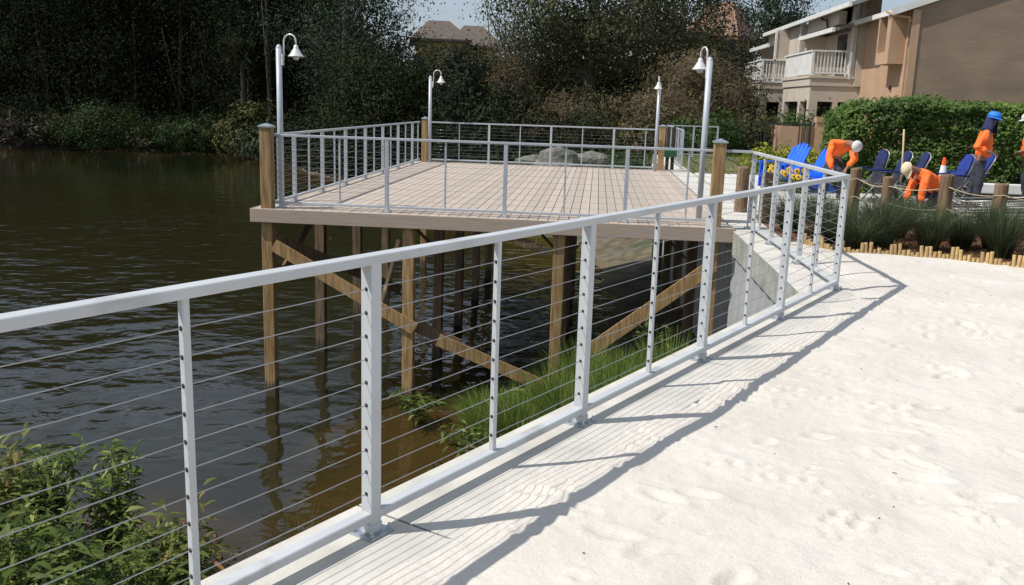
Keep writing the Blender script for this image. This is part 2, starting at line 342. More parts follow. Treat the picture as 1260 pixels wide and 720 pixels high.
def leaves(name, C, size, rng, aspect=.55, droop=0., updir=.0, tint=None, N=None):
    """one diamond leaf (4 verts) at each centre"""
    n = len(C); a = rng.normal(size=(n, 3)); a[:, 2] = a[:, 2] * (1 - abs(droop) * .6) - droop
    a /= np.linalg.norm(a, axis=1)[:, None]
    r = rng.normal(size=(n, 3)); r[:, 2] += updir; b = np.cross(a, r); b /= np.linalg.norm(b, axis=1)[:, None] + 1e-9
    if N is not None:
        nn0 = N + rng.normal(0, .42, (n, 3)); nn0 /= np.linalg.norm(nn0, axis=1)[:, None]; a -= nn0 * (a * nn0).sum(1)[:, None]; a /= np.linalg.norm(a, axis=1)[:, None] + 1e-9; b = np.cross(nn0, a)
    sz = (np.ones(n) * size * rng.uniform(.6, 1.35, n))[:, None]
    nn = np.cross(a, b)
    V = np.stack([C - a * sz * .5, C - a * sz * .05 + b * sz * .5 * aspect + nn * sz * .08, C + a * sz * .5, C - a * sz * .05 - b * sz * .5 * aspect + nn * sz * .08], 1).reshape(-1, 3)
    F = np.arange(n * 4).reshape(n, 4)
    tt = rng.uniform(0, 1, n) if tint is None else np.clip(tint + rng.normal(0, .16, n), 0, 1)
    return npmesh(name, V, F, np.repeat(tt, 4))
def blades(name, base, h, lean, wid, rng, seg=3, tint=None):
    """curved grass blades; base (n,3), h (n), lean (n,2) horizontal tip offset"""
    n = len(base); side = np.stack([-lean[:, 1], lean[:, 0]], 1); side /= np.linalg.norm(side, axis=1)[:, None] + 1e-9
    side += rng.normal(0, .3, side.shape); P = []
    for i in range(seg + 1):
        t = i / seg; c = base.copy(); c[:, :2] += lean * (t ** 1.8); c[:, 2] += h * (t - .28 * t ** 3 * np.minimum(1.5, np.linalg.norm(lean, axis=1) / (h + 1e-6)))
        ww = (wid * (1 - t) ** .7 + .0006)[:, None] if hasattr(wid, '__len__') else wid * (1 - t) ** .7 + .0006
        s3 = np.concatenate([side, np.zeros((n, 1))], 1) * ww * .5
        P += [c - s3, c + s3]
    V = np.stack(P, 1).reshape(-1, 3); k = 2 * (seg + 1); b0 = np.arange(n)[:, None] * k
    F = np.concatenate([b0 + np.array([[2 * i, 2 * i + 1, 2 * i + 3, 2 * i + 2]]) for i in range(seg)], 0)
    tt = rng.uniform(0, 1, n) if tint is None else tint
    return npmesh(name, V, F, np.repeat(tt, k))
def bar(p0, p1): return (Vector(p1) - Vector(p0))
def vnoise(x, y, s, seed):
    """smooth value noise on arrays"""
    rng = np.random.default_rng(seed); T = rng.uniform(-1, 1, (256, 256)); x = x / s; y = y / s
    xi = np.floor(x).astype(int); yi = np.floor(y).astype(int); fx = x - xi; fy = y - yi
    fx = fx * fx * (3 - 2 * fx); fy = fy * fy * (3 - 2 * fy); g = lambda i, j: T[i % 256, j % 256]
    return (g(xi, yi) * (1 - fx) + g(xi + 1, yi) * fx) * (1 - fy) + (g(xi, yi + 1) * (1 - fx) + g(xi + 1, yi + 1) * fx) * fy
def gridmesh(name, xs, ys, zf, mat, kind='structure', smooth=True):
    X, Y = np.meshgrid(xs, ys); Z = zf(X, Y); V = np.stack([X, Y, Z], -1).reshape(-1, 3); nx, ny = len(xs), len(ys)
    i = (np.arange(ny - 1)[:, None] * nx + np.arange(nx - 1)[None]).ravel()
    me = npmesh(name, V, np.stack([i, i + 1, i + nx + 1, i + nx], 1)); o = mobj(name, me, mat, smooth=smooth); o['kind'] = kind
    return o
def segdist(X, Y, poly):
    best = np.full(X.shape, 1e9); side = np.zeros(X.shape)
    for (x0, y0), (x1, y1) in zip(poly[:-1], poly[1:]):
        dx, dy = x1 - x0, y1 - y0; L2 = dx * dx + dy * dy
        t = np.clip(((X - x0) * dx + (Y - y0) * dy) / L2, 0, 1); d = np.hypot(X - x0 - t * dx, Y - y0 - t * dy)
        c = dx * (Y - y0) - dy * (X - x0); up_ = d < best - 1e-9
        best = np.where(up_, d, best); side = np.where(up_, np.sign(c), side)
    return best, side
def inpoly(X, Y, poly):
    ins = np.zeros(X.shape, bool); n = len(poly)
    for i in range(n):
        x0, y0 = poly[i]; x1, y1 = poly[(i + 1) % n]
        if y0 == y1: continue
        c = ((y0 > Y) != (y1 > Y)) & (X < (x1 - x0) * (Y - y0) / (y1 - y0) + x0); ins ^= c
    return ins

# ------------------------------------------------------------------ layout
WZ = -2.85
A = Vector((-.80, 3.25, 0)); B = Vector((2.33, 8.87, 0)); FD = (B - A).normalized(); FN = Vector((FD.y, -FD.x, 0))   # FN points to the sand
LF = (B - A).length
def on(s, n=0, z=0): return A + FD * s + FN * n + Vector((0, 0, z))
w0 = on(-26, -.2); wB = on(LF, -.2)
WALL = [(w0.x, w0.y), (wB.x - .1, wB.y - .15), (1.97, 9.2), (1.97, 26.0), (2.05, 33.0), (5.2, 33.2), (30, 34.5), (120, 36)]
TOE = [(-120, -6), (-60, 0), (-20, 6.2), (-8, 8.1), (-5.2, 8.9), (-4.1, 8.3), (-3.45, 7.4), (-2.75, 6.1), (-2.3, 5.3), (-1.5, 6.0), (-.9, 7.0), (-1.0, 8.0), (-1.5, 9.0), (-1.9, 10.2), (-1.8, 12.1), (-2.1, 13.4), (-.9, 15), (.1, 18), (.4, 24), (-.6, 30), (-4, 35), (-10, 44), (-20, 59), (-28, 71), (-44, 67), (-90, 63), (-160, 61)]
wi = on(-26, .12); wj = on(LF, .12)
LANDIN = [(wi.x, wi.y), (wj.x, wj.y - .1), (2.3, 9.2), (2.3, 26.0), (2.35, 33.3), (5.2, 33.5), (30, 34.8), (120, 36), (150, 40), (150, -60), (-20, -60)]
WATERPOLY = TOE + [(-200, 60), (-200, -6)]
BACKLAND = [(-.6, 30), (-4, 35), (-10, 44), (-20, 59), (-28, 70)]
def ground_z(X, Y):
    d, _ = segdist(X, Y, TOE); wat = inpoly(X, Y, WATERPOLY)
    sl_ = .42 - .20 * np.clip((Y - 11.5) / 2, 0, 1) + .16 * np.clip((Y - 24) / 6, 0, 1)
    z = np.where(wat, WZ - .06 - np.minimum(d * .10 + d * d * .13 * (1 + .5 * vnoise(X, Y, 1.3, 33)), 2.3), WZ - .06 + d * sl_)
    z = z + vnoise(X, Y, 1.1, 3) * .07 + vnoise(X, Y, 4, 4) * .1 * np.where(wat, .2, 1)
    z = np.minimum(z, -.25 + vnoise(X, Y, 5, 5) * .12)
    far = (Y > 26) & ~wat
    z = np.where(far, np.minimum(z, -.12), z)
    z = np.where(inpoly(X, Y, LANDIN), -.06, z)
    return z
def gz(x, y): return float(ground_z(np.array([float(x)]), np.array([float(y)]))[0])
xs = np.unique(np.concatenate([np.linspace(-400, -70, 12), np.arange(-70, -12, 1.5), np.arange(-12, -6, .5), np.arange(-6, 7, .16), np.arange(7, 50, 1.5), np.linspace(50, 420, 12)]))
ys = np.unique(np.concatenate([np.linspace(-60, -4, 12), np.arange(-4, 2, .5), np.arange(2, 27, .18), np.arange(27, 80, 1), np.linspace(80, 650, 16)]))
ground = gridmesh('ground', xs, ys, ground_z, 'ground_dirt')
mb = MB(); mb.quad((-400, -60, WZ), (60, -60, WZ), (60, 400, WZ), (-400, 400, WZ)); mb.build('water', 'water', kind='structure')

# sand with trodden footprints
rng = np.random.default_rng(11)
def sand_z(X, Y):
    Pn = (X - A.x) * FN.x + (Y - A.y) * FN.y; Ps = (X - A.x) * FD.x + (Y - A.y) * FD.y
    z = vnoise(X, Y, 1.7, 21) * .022 + vnoise(X, Y, .55, 22) * .013 + vnoise(X, Y, .23, 23) * .0085 + vnoise(X, Y, .1, 24) * .0035 + vnoise(X, Y, .05, 25) * .0014
    z += .022
    r = np.random.default_rng(5)
    for k in range(620):
        cx, cy = r.uniform(-1.5, 8), r.uniform(1.2, 11); a = r.uniform(-.9, .5) + math.pi / 2 * (r.random() < .15); L, W = r.uniform(.06, .12), r.uniform(.03, .05); dp = r.uniform(.006, .024)
        msk = (abs(X - cx) < .45) & (abs(Y - cy) < .45)
        if not msk.any(): continue
        x = X[msk] - cx; y = Y[msk] - cy; u = (x * cos(a) + y * sin(a)) / L; v = (-x * sin(a) + y * cos(a)) / W; q = u * u + v * v
        z[msk] += -dp * np.exp(-q ** 1.6 * 1.1) + dp * .6 * np.exp(-((np.sqrt(q) - 1.4) ** 2) * 9)
    for k in range(330):            # small scuffs near the prints
        cx, cy = r.uniform(-1.2, 6), r.uniform(1.5, 9); rr = r.uniform(.014, .034); dp = r.uniform(.008, .018)
        for j in range(r.integers(2, 7)):
            ax, ay = cx + r.normal(0, .07), cy + r.normal(0, .07); msk = (abs(X - ax) < .15) & (abs(Y - ay) < .15)
            if msk.any(): q = ((X[msk] - ax) ** 2 + (Y[msk] - ay) ** 2) / rr ** 2; z[msk] += -dp * np.exp(-q) + dp * .6 * np.exp(-(np.sqrt(q) - 1.7) ** 2 * 4)
    z = z * (.62 + .38 * np.clip((Pn - .6) / .8, 0, 1))
    edge = np.clip((np.where((Ps > LF) & (X > 2.4), np.maximum(Pn, X - 2.4), Pn) - .10 - .05 * vnoise(Ps, Ps * 0, .35, 41)) / .30, 0, 1); edge = edge * edge * (3 - 2 * edge)
    # ripple of sand drifting on to the concrete beside the fence
    z = z * edge + (1 - edge) * (-.012 + .008 * vnoise(X, Y, .3, 31)) + np.where((Pn < .0) & (X < 2.45), -.03, 0)
    return z
def sand_sheet():
    s = np.concatenate([np.arange(-6, -1.5, .2), np.arange(-1.5, 4.2, .022), np.arange(4.2, 12.5, .04), np.arange(12.5, 14.5, .2)])
    n = np.concatenate([np.arange(-3.2, -.1, .05), np.arange(-.1, 2.2, .02), np.arange(2.2, 5.6, .04), np.arange(5.6, 30, .4)])
    Sg, Ng = np.meshgrid(s, n); X = A.x + FD.x * Sg + FN.x * Ng; Y = A.y + FD.y * Sg + FN.y * Ng; Z = sand_z(X, Y)
    V = np.stack([X, Y, Z], -1).reshape(-1, 3); nx, ny = len(s), len(n)
    i = (np.arange(ny - 1)[:, None] * nx + np.arange(nx - 1)[None]).ravel(); F = np.stack([i, i + nx, i + nx + 1, i + 1], 1)
    cx = V[F].mean(1)
    Nf = (cx[:, 0] - A.x) * FN.x + (cx[:, 1] - A.y) * FN.y; Sf = (cx[:, 0] - A.x) * FD.x + (cx[:, 1] - A.y) * FD.y
    keep = ~((cx[:, 0] < 2.45) & (cx[:, 1] > 8.7)) & ((Nf > -.02) | ((Sf > LF + .05) & (cx[:, 0] > 2.47) & (cx[:, 1] > 9.05)))
    bx = np.array([2.3, 2.66, 3.03, 3.63, 4.21, 4.51, 4.83, 5.3, 6.2, 9, 30]); by = np.array([12.5, 12.0, 11.25, 11.3, 11.2, 10.95, 10.66, 10.35, 9.8, 8.5, 3])
    keep &= cx[:, 1] < np.interp(cx[:, 0], bx, by) + .10
    me = npmesh('sand', V, F[keep]); o = mobj('sand', me, 'sand', smooth=True, kind='structure')
sand_sheet()
# debris on the sand
mb = MB(); r = random.Random(4)
for k in range(70):
    x, y = r.uniform(-.6, 6), r.uniform(2.2, 10.5)
    if (Vector((x, y, 0)) - A).dot(FN) < .5: continue
    z = float(sand_z(np.array([[x]]), np.array([[y]]))[0, 0]) + .003; a = r.uniform(0, 6.3); l = r.choice([.004, .006, .009, .02])
    mb.beam((x, y, z), (x + cos(a) * l, y + sin(a) * l, z + .003), .004, .003)
mb.build('twig_litter', 'trunk', kind='stuff')

# concrete cap of the seawall
def strip(name, pts, z0, z1, mat, kind='structure'):
    mb = MB(); n = len(pts)
    mb.add([(x, y, z0) for x, y in pts] + [(x, y, z1) for x, y in pts], [tuple(range(n - 1, -1, -1)), tuple(range(n, 2 * n))] + [(i, (i + 1) % n, n + (i + 1) % n, n + i) for i in range(n)])
    return mb.build(name, mat, kind=kind)
seawall = thing('seawall', 'concrete capped seawall with ribbed grey sheet piling running beneath the near fence', 'seawall', (1.97, 9.2, -2.8))
def sw(o):
    o.parent = seawall; o.matrix_parent_inverse = Matrix.Translation((-1.97, -9.2, 2.8)); return o
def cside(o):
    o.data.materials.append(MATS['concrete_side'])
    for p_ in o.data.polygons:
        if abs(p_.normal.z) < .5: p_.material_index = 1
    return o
def q2(s, n): p = on(s, n); return (p.x, p.y)
s0 = -9
while s0 < LF - .9:
    s1 = min(s0 + 3.05, LF - .45) if s0 + 3.05 < LF - 1.5 else LF - .42
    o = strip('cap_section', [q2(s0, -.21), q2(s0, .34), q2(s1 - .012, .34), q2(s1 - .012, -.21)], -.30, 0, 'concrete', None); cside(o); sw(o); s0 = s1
    if s1 > LF - .5: break
c0 = q2(LF - .42, -.21); c1 = q2(LF - .42, .34)
for seg in ([c0, c1, (2.52, 9.3), (2.52, 9.6), (1.95, 9.6), (1.95, 9.05)], [(1.95, 9.612), (2.52, 9.612), (2.52, 12.93), (1.95, 12.93)],
            [(2.0, 12.942), (2.52, 12.942), (2.52, 16.0), (2.0, 16.0)], [(2.0, 16.012), (2.52, 16.012), (2.52, 19.5), (2.0, 19.5)], [(2.0, 19.512), (2.52, 19.512), (2.52, 23), (2.0, 23)], [(2.0, 23.012), (2.52, 23.012), (2.52, 28), (2.0, 28)], [(2.0, 28.012), (2.52, 28.012), (2.52, 33.5), (2.0, 33.5)]):
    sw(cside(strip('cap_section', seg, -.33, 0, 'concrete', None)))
# sheet piling: corrugated sheets
def sheet(a, b, z0, z1, parent_panels=None):
    a = Vector((*a, 0)); b = Vector((*b, 0)); L = (b - a).length; n = max(1, round(L / .46)); d = (b - a) / n; nrm = Vector((d.y, -d.x, 0)).normalized()
    pr = [(0, 0), (.18, 0), (.30, .07), (.68, .07), (.80, 0), (1, 0)]
    mb = MB(); dl = d.length; th = .012
    vs = [(t * dl, o_, z) for z in (z0, z1) for t, o_ in pr] + [(t * dl, o_ - th, z) for z in (z0, z1) for t, o_ in pr]
    k = len(pr); fs = [(i, i + 1, k + i + 1, k + i) for i in range(k - 1)] + [(2 * k + i + 1, 2 * k + i, 3 * k + i, 3 * k + i + 1) for i in range(k - 1)] + [(k + i, k + i + 1, 3 * k + i + 1, 3 * k + i) for i in range(k - 1)]
    mb.add(vs, fs); o = mb.build('sheet_panel', 'vinyl'); ang = math.atan2(d.y, d.x)
    for i in range(n):
        p = o if i == 0 else inst(o, None)
        p.location = a + d * i; p.rotation_euler = (0, 0, ang); sw(p)
sheet(q2(-9, -.10), (wB.x - .02, wB.y - .08), -3.3, -.301)
sheet((2.06, 9.0), (2.06, 13.4), -3.3, -.331)
sheet((2.06, 13.4), (2.06, 33.2), -3.3, -.331)

# right-hand ground surfaces
def flat(name, pts, z, mat, thick=.05):
    return strip(name, pts, z - thick, z, mat)
flat('mulch_bed', [(2.53, 12.2), (2.72, 11.9), (3.05, 11.28), (3.65, 11.34), (4.25, 11.22), (4.55, 10.97), (4.87, 10.66), (5.35, 10.35), (6.2, 9.8), (9, 8.5), (16, 6), (16, 15.2), (2.53, 15.2)], -.012, 'mulch', .04)
flat('gravel_yard', [(2.53, 15.2), (40, 15.2), (40, 24.6), (2.53, 24.6)], -.02, 'gravel', .03)
flat('lawn', [(2.53, 24.6), (60, 24.6), (60, 60), (2.53, 33.6)], -.028, 'lawn_mat', .03)
# large concrete paving slabs beside the deck
pv = thing('stone_path', 'white concrete paving slabs in rows between the deck and the lawn', 'paved path', (2.6, 15.3, 0))
mb = MB(); mb.box(0, .86, 0, 1.14, -.05, .006); src = mb.build('paving_slab', 'paver', pv, bevel=.008); src.location = (0, 0, 0)
for j in range(8):
    for i in range(4):
        if j == i == 0: continue
        if i > 2 and j < 3: continue
        if i > 1 and j < 1: continue
        inst(src, pv, (i * .9 + .0, j * 1.18, random.uniform(-.004, .004)), (0, 0, random.uniform(-.004, .004)))

# ------------------------------------------------------------------ cable railings
ZR = 1.07
def railing(name, label, a, b, mains, pickets, matn='metal', postw=.055, pw=.026, cables=10, ztop=1.095, plates=True, group=None, detail=True, railw=.060, railh=.035, zoff=0, ext=(0, 0), bottom=True, cr=.0018):
    """mains/pickets: distances along a->b"""
    a = Vector(a); b = Vector(b); d = (b - a).normalized(); n = Vector((d.y, -d.x, 0)); L = (b - a).length
    T = thing(name, label, 'railing', a, math.atan2(d.y, d.x), group)
    # local frame: x along, y = left of direction, z up
    e0, e1 = ext
    mb = MB(); mb.beam((-e0, 0, ztop - railh / 2), (L + e1, 0, ztop - railh / 2), railw, railh, (0, 1, 0), bev=.003); mb.build('top_rail', matn, T)
    if bottom:
        mb = MB(); mb.beam((-e0 * .5, 0, .076), (L, 0, .076), .052, .036, (0, 1, 0), bev=.004); mb.build('bottom_rail', matn, T)
    zs = [.168 + i * (ztop - .127 - .168) / (cables - 1) for i in range(cables)]
    def post_src(nm, wd, z0, z1, holes):
        mb = MB(); mb.beam((0, 0, z0), (0, 0, z1), wd, wd, (1, 0, 0), bev=.003); p = mb.build(nm, matn, T)
        kidsl = []
        if detail:
            hb = MB()
            for z in zs:
                if z < z0 + .02: continue
                for sx in (-1, 1): hb.lathe((sx * (wd / 2 - .001), 0, z), [(.0, .0035), (.006, .0035), (.0085, .001), (.0085, -.001)], 10, (sx, 0, 0))
            g = hb.build('cable_hole_discs', 'hole_black', p, kind='stuff')  # black discs stand in for the dark of the cable holes
            kidsl.append(g)
        return p, kidsl
    if mains:
        P, K = post_src('post', postw, 0, ztop - railh + .001, True)
        if plates:
            mb = MB(); mb.box(-.065, .065, -.06, .06, 0, .010); pl = mb.build('base_plate', 'zinc', P, bevel=.002); K.append(pl)
            mb = MB(); mb.beam((0, 0, .01), (0, 0, .045), postw + .007, postw + .007, (1, 0, 0), bev=.004); sk = mb.build('post_shoe', 'metal', P); K.append(sk)
            if detail:
                for sx in (-1, 1):
                    for sy in (-1, 1):
                        mb = MB(); mb.lathe((sx * .05, sy * .046, .01), [(.012, 0), (.012, .002), (.0085, .002), (.0085, .011), (.004, .011), (.004, .026), (0, .026)], 6); K.append(mb.build('bolt', 'zinc', P))
        for i, s in enumerate(mains):
            if i == 0: P.location = (s, 0, 0); continue
            c = inst(P, T, (s, 0, 0))
            for k in K: inst(k, c)
    if pickets:
        P2, K2 = post_src('picket', pw, .0945 if bottom else 0, ztop - railh + .001, True)
        for i, s in enumerate(pickets):
            if i == 0: P2.location = (s, 0, 0); continue
            c = inst(P2, T, (s, 0, 0))
            for k in K2: inst(k, c)
    stops = sorted(mains)
    for z in zs:
        pts = []; s_a, s_b = -e0 * .5, L
        r = random.Random(int(z * 1000))
        ks = [s_a] + sorted(set(list(mains) + list(pickets))) + [s_b]
        ks = sorted(set(round(k_, 3) for k_ in ks if s_a - 1e-6 <= k_ <= s_b + 1e-6))
        for i in range(len(ks)):
            pts.append((ks[i], 0, z))
            if i < len(ks) - 1 and ks[i + 1] - ks[i] > .3: pts.append(((ks[i] + ks[i + 1]) / 2, 0, z - r.uniform(.0005, .004)))
        mb = MB(); mb.tube(pts, cr, 6); mb.build('cable', 'cable_steel', T, smooth=True)
    return T
SP = LF / 4
railing('cable_railing', 'light grey cable railing running beside the sand in the foreground to its corner', on(-3 * SP), on(LF),
        [SP * k for k in range(8)], [SP * (k + .5) for k in range(7)], ext=(.1, .045))
# turn back towards the deck
R2a = B + Vector((0, .0, 0)); R2b = Vector((2.20, 13.22, 0))
l2 = (R2b - R2a).length
railing('cable_railing', 'short light grey cable railing from the pointed corner back to the deck', R2a, R2b, [l2 / 3, 2 * l2 / 3, l2], [l2 / 6, l2 / 2, 5 * l2 / 6, l2 * .97 - .07][:3], ext=(-.034, .03))
DZ = .03
def up(v): return Vector(v) + Vector((0, 0, DZ))
railing('cable_railing', 'light grey cable railing along the front edge of the deck above the water', up((-4.72, 13.2, 0)), up((2.16, 13.2, 0)),
        [.12, 1.70, 3.43, 5.16], [1.02 - .02, 2.56, 4.29, 6.02], matn='metal_deck', ztop=1.075, cr=.0017, ext=(0, -.005))
railing('cable_railing', 'light grey cable railing along the lake side left edge of the deck', up((-4.72, 13.32, 0)), up((-4.72, 24.45, 0)),
        [.85, 2.35, 3.85, 5.35, 6.9, 8.5, 10.2], [.1, 1.6, 3.1, 4.6, 6.1, 7.7, 9.35, 10.95], matn='metal_deck', ztop=1.075, cr=.0017)
railing('cable_railing', 'light grey cable railing along the far edge of the deck before the green bank', up((-4.42, 24.62, 0)), up((1.50, 24.62, 0)),
        [1.55, 3.2, 4.85], [.75, 2.38, 4.03, 5.68], matn='metal_deck', ztop=1.075, cr=.0017)
railing('cable_railing', 'light grey cable railing on the seawall past the far right corner of the deck', (2.36, 26.1, 0), (2.44, 33.0, 0),
        [0, 1.7, 3.4, 5.1, 6.85], [.85, 2.55, 4.25, 6.0], detail=False, matn='metal_deck', ztop=1.075, cr=.0017)
railing('cable_railing', 'light grey cable railing at the far end of the seawall beside the lawn', (2.52, 33.05, 0), (4.2, 33.1, 0),
        [.83, 1.66], [.42, 1.25], detail=False, matn='metal_deck', ztop=1.075, cr=.0017)

# ------------------------------------------------------------------ deck
deck = thing('timber_deck', 'large overwater deck of tan composite boards on square pine piles', 'deck', (-1.5, 19, 0))
def dk(o): o.parent = deck; o.matrix_parent_inverse = Matrix.Translation((1.5, -19, 0)); return o
DX0, DX1, DY0, DY1 = -4.96, 1.94, 12.97, 24.86
N = 48; pit = (DX1 - DX0) / N
mb = MB(); mb.box(-.0672, .0672, DY0 + .03, DY1, DZ - .03, DZ - .0005); b0 = mb.build('deck_board', 'composite', deck, bevel=.004)
b0.matrix_parent_inverse = Matrix.Translation((1.5, -19, 0))
for i in range(N):
    o = b0 if i == 0 else inst(b0, deck)
    o.location = (DX0 + pit * (i + .5), random.uniform(-.004, .004), random.uniform(-.0015, .0015))
mb = MB(); mb.box(DX0 - .03, DX1 + .03, DY0 - .03, DY0 + .002, -.165, DZ + .004); f_ = dk(mb.build('fascia_board', 'fascia', bevel=.006))
mb = MB(); mb.box(DX0 - .03, DX0 - .002, DY0 + .004, DY1, -.165, DZ + .002); dk(mb.build('fascia_board', 'fascia', bevel=.004))
mb = MB(); mb.box(DX0 - .03, DX1 + .03, DY1 + .002, DY1 + .03, -.165, DZ + .002); dk(mb.build('fascia_board', 'fascia', bevel=.004))
for i in range(18):      # joists
    x = DX0 + .1 + i * (DX1 - DX0 - .2) / 17; mb = MB(); mb.box(x - .02, x + .02, DY0 + .04, DY1 - .03, -.12, -.004); dk(mb.build('joist', 'pine_shaded'))
rows = [13.1, 15.7, 18.2, 20.8, 23.4]; cols_ = [-4.77, -2.66, -.47, 1.70]
for j, y in enumerate(rows):
    for yy in (y - .11, y + .11):
        mb = MB(); mb.box(DX0 + .05, DX1 - .05, yy - .02, yy + .02, -.19, -.122)
        if yy > 13.03: dk(mb.build('beam', 'pine_shaded'))
    for i, x in enumerate(cols_):
        mb = MB(); r = random.Random(i * 7 + j)
        tz = -.10 if not (j == 0 and i in (0, 3)) else 1.20
        w_ = .082
        dx = r.uniform(-.02, .02); mb.beam((x + (dx if j else 0), y, -3.9), (x, y, tz), w_ * 2, w_ * 2, (1, 0, 0), bev=.008)
        o = dk(mb.build('pile', 'pine' if j == 0 else 'pine_shaded'))  # rows behind the front one take the shade-darkened pine
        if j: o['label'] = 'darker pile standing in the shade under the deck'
        if tz > 1:
            mb = MB(); mb.add([(x + sx * .098, y + sy * .098, z) for z in (1.2, 1.222) for sx, sy in ((-1, -1), (1, -1), (1, 1), (-1, 1))] + [(x, y, 1.262)],
                              [(3, 2, 1, 0), (0, 1, 5, 4), (1, 2, 6, 5), (2, 3, 7, 6), (3, 0, 4, 7), (4, 5, 8), (5, 6, 8), (6, 7, 8), (7, 4, 8)])
            pc = mb.build('post_cap', 'zinc'); pc.parent = o
        else:
            for ax in (-1, 1):      # knee braces
                mb = MB(); mb.beam((x + ax * .1, y, -.85), (x + ax * .72, y, -.24), .09, .04, (0, 1, 0)); 
                if j and -4.8 < x + ax * .72 < 1.9: dk(mb.build('knee_brace', 'pine_shaded'))
# back corner posts
for x, y in ((-4.6, 24.62), (1.7, 24.80)):
    mb = MB(); mb.beam((x, y, -3.9), (x, y, 1.17), .155, .155, (1, 0, 0), bev=.008); o = dk(mb.build('pile', 'pine'))
    mb = MB(); mb.add([(x + sx * .09, y + sy * .09, z) for z in (1.17, 1.19) for sx, sy in ((-1, -1), (1, -1), (1, 1), (-1, 1))] + [(x, y, 1.23)],
                      [(3, 2, 1, 0), (0, 1, 5, 4), (1, 2, 6, 5), (2, 3, 7, 6), (3, 0, 4, 7), (4, 5, 8), (5, 6, 8), (6, 7, 8), (7, 4, 8)])
    mb.build('post_cap', 'zinc').parent = o
# long diagonal braces on the front row
yb = 12.995
mb = MB(); mb.beam((-4.66, yb, -.50), (-2.55, yb, -1.66), .18, .042, (0, 0, 1)); dk(mb.build('diagonal_brace', 'pine'))
mb = MB(); mb.beam((-2.55, yb + .21, -1.67), (-1.9, yb + .21, -1.93), .18, .042, (0, 0, 1)); dk(mb.build('diagonal_brace', 'pine_shaded'))
mb = MB(); mb.beam((-2.2, yb, -1.80), (-.62, yb, -2.42), .18, .042, (0, 0, 1)); dk(mb.build('diagonal_brace', 'pine'))
mb = MB(); mb.beam((.02, yb, -1.86), (1.72, yb, -.50), .19, .042, (0, 0, 1)); dk(mb.build('diagonal_brace', 'pine'))
mb = MB(); mb.beam((-4.62, yb + .2, -.95), (-4.62, 14.8, -.3), .04, .14, (1, 0, 0)); dk(mb.build('knee_brace', 'pine_shaded'))
mb = MB(); mb.beam((-4.66, yb + .22, -.46), (-3.2, 15.0, -1.5), .04, .16, (1, 0, 0)); dk(mb.build('knee_brace', 'pine_shaded'))
mb = MB(); mb.beam((-2.86, 13.3, -.38), (-3.14, 13.3, -1.42), .05, .03, (1, 0, 0)); dk(mb.build('batten', 'handle_wood'))
mb = MB(); mb.beam((-.62, 13.1, -.45), (-1.25, 13.1, -.22), .04, .12, (0, 1, 0)); dk(mb.build('knee_brace', 'pine_shaded'))

# ------------------------------------------------------------------ gooseneck lamps
def lamp(label, x, y, ang, zt=2.40):
    """ang: direction the arm points (world radians)"""
    T = thing('lamp_post', label, 'lamp', (x, y, DZ), ang, 'gooseneck lamps round the deck')
    mb = MB(); mb.lathe((0, 0, 0), [(.0, .012), (.09, .012), (.09, .0)][::-1], 16); mb.build('base_plate', 'metal_deck', T)
    mb = MB(); mb.tube([(0, 0, .012), (0, 0, zt - .10)], .043, 16); mb.lathe((0, 0, zt - .10), [(.043, 0), (.038, .025), (.02, .05), (0, .06)], 16); mb.build('pole', 'metal_deck', T, smooth=True)
    mb = MB(); mb.box(.038, .075, -.02, .02, zt - .34, zt - .18); mb.build('bracket', 'lamp_metal', T, bevel=.004)
    pts = [(.075 + .0, 0, zt - .30), (.085, 0, zt - .05)] + [(.185 - .10 * cos(t), 0, zt + .0 + .10 * sin(t)) for t in np.linspace(0, pi, 9)] + [(.285, 0, zt - .05)]
    mb = MB(); mb.tube(pts, .012, 8); mb.build('gooseneck', 'lamp_metal', T, smooth=True)
    pr = [(.016, .0), (.032, -.01), (.036, -.045), (.048, -.068), (.058, -.078), (.078, -.115), (.106, -.150), (.122, -.162)]
    mb = MB(); mb.lathe((.285, 0, zt - .05), [(0, .012)] + pr + [(r_ - .006, z_ - .004) for r_, z_ in reversed(pr[1:])], 20); sh = mb.build('lamp_shade', 'lamp_metal', T, smooth=True)
    mb = MB(); mb.lathe((.285, 0, zt - .19), [(0, -.075), (.035, -.065), (.052, -.03), (.05, .01), (.03, .05)], 12); mb.build('bulb_globe', 'cap_white', sh, smooth=True)
    return T
lamp('gooseneck lamp on a grey pole at the near left corner of the deck', -4.71, 13.52, radians(-12), 2.40)
lamp('gooseneck lamp on a slim pole at the far left corner of the deck', -4.42, 24.35, radians(-5), 2.30)
lamp('distant gooseneck lamp on a slim pole at the far right corner of the deck', 1.52, 24.30, radians(-100), 2.30)
lamp('gooseneck lamp on a stout pole at the near right of the deck', 1.55, 13.75, radians(112), 2.40)

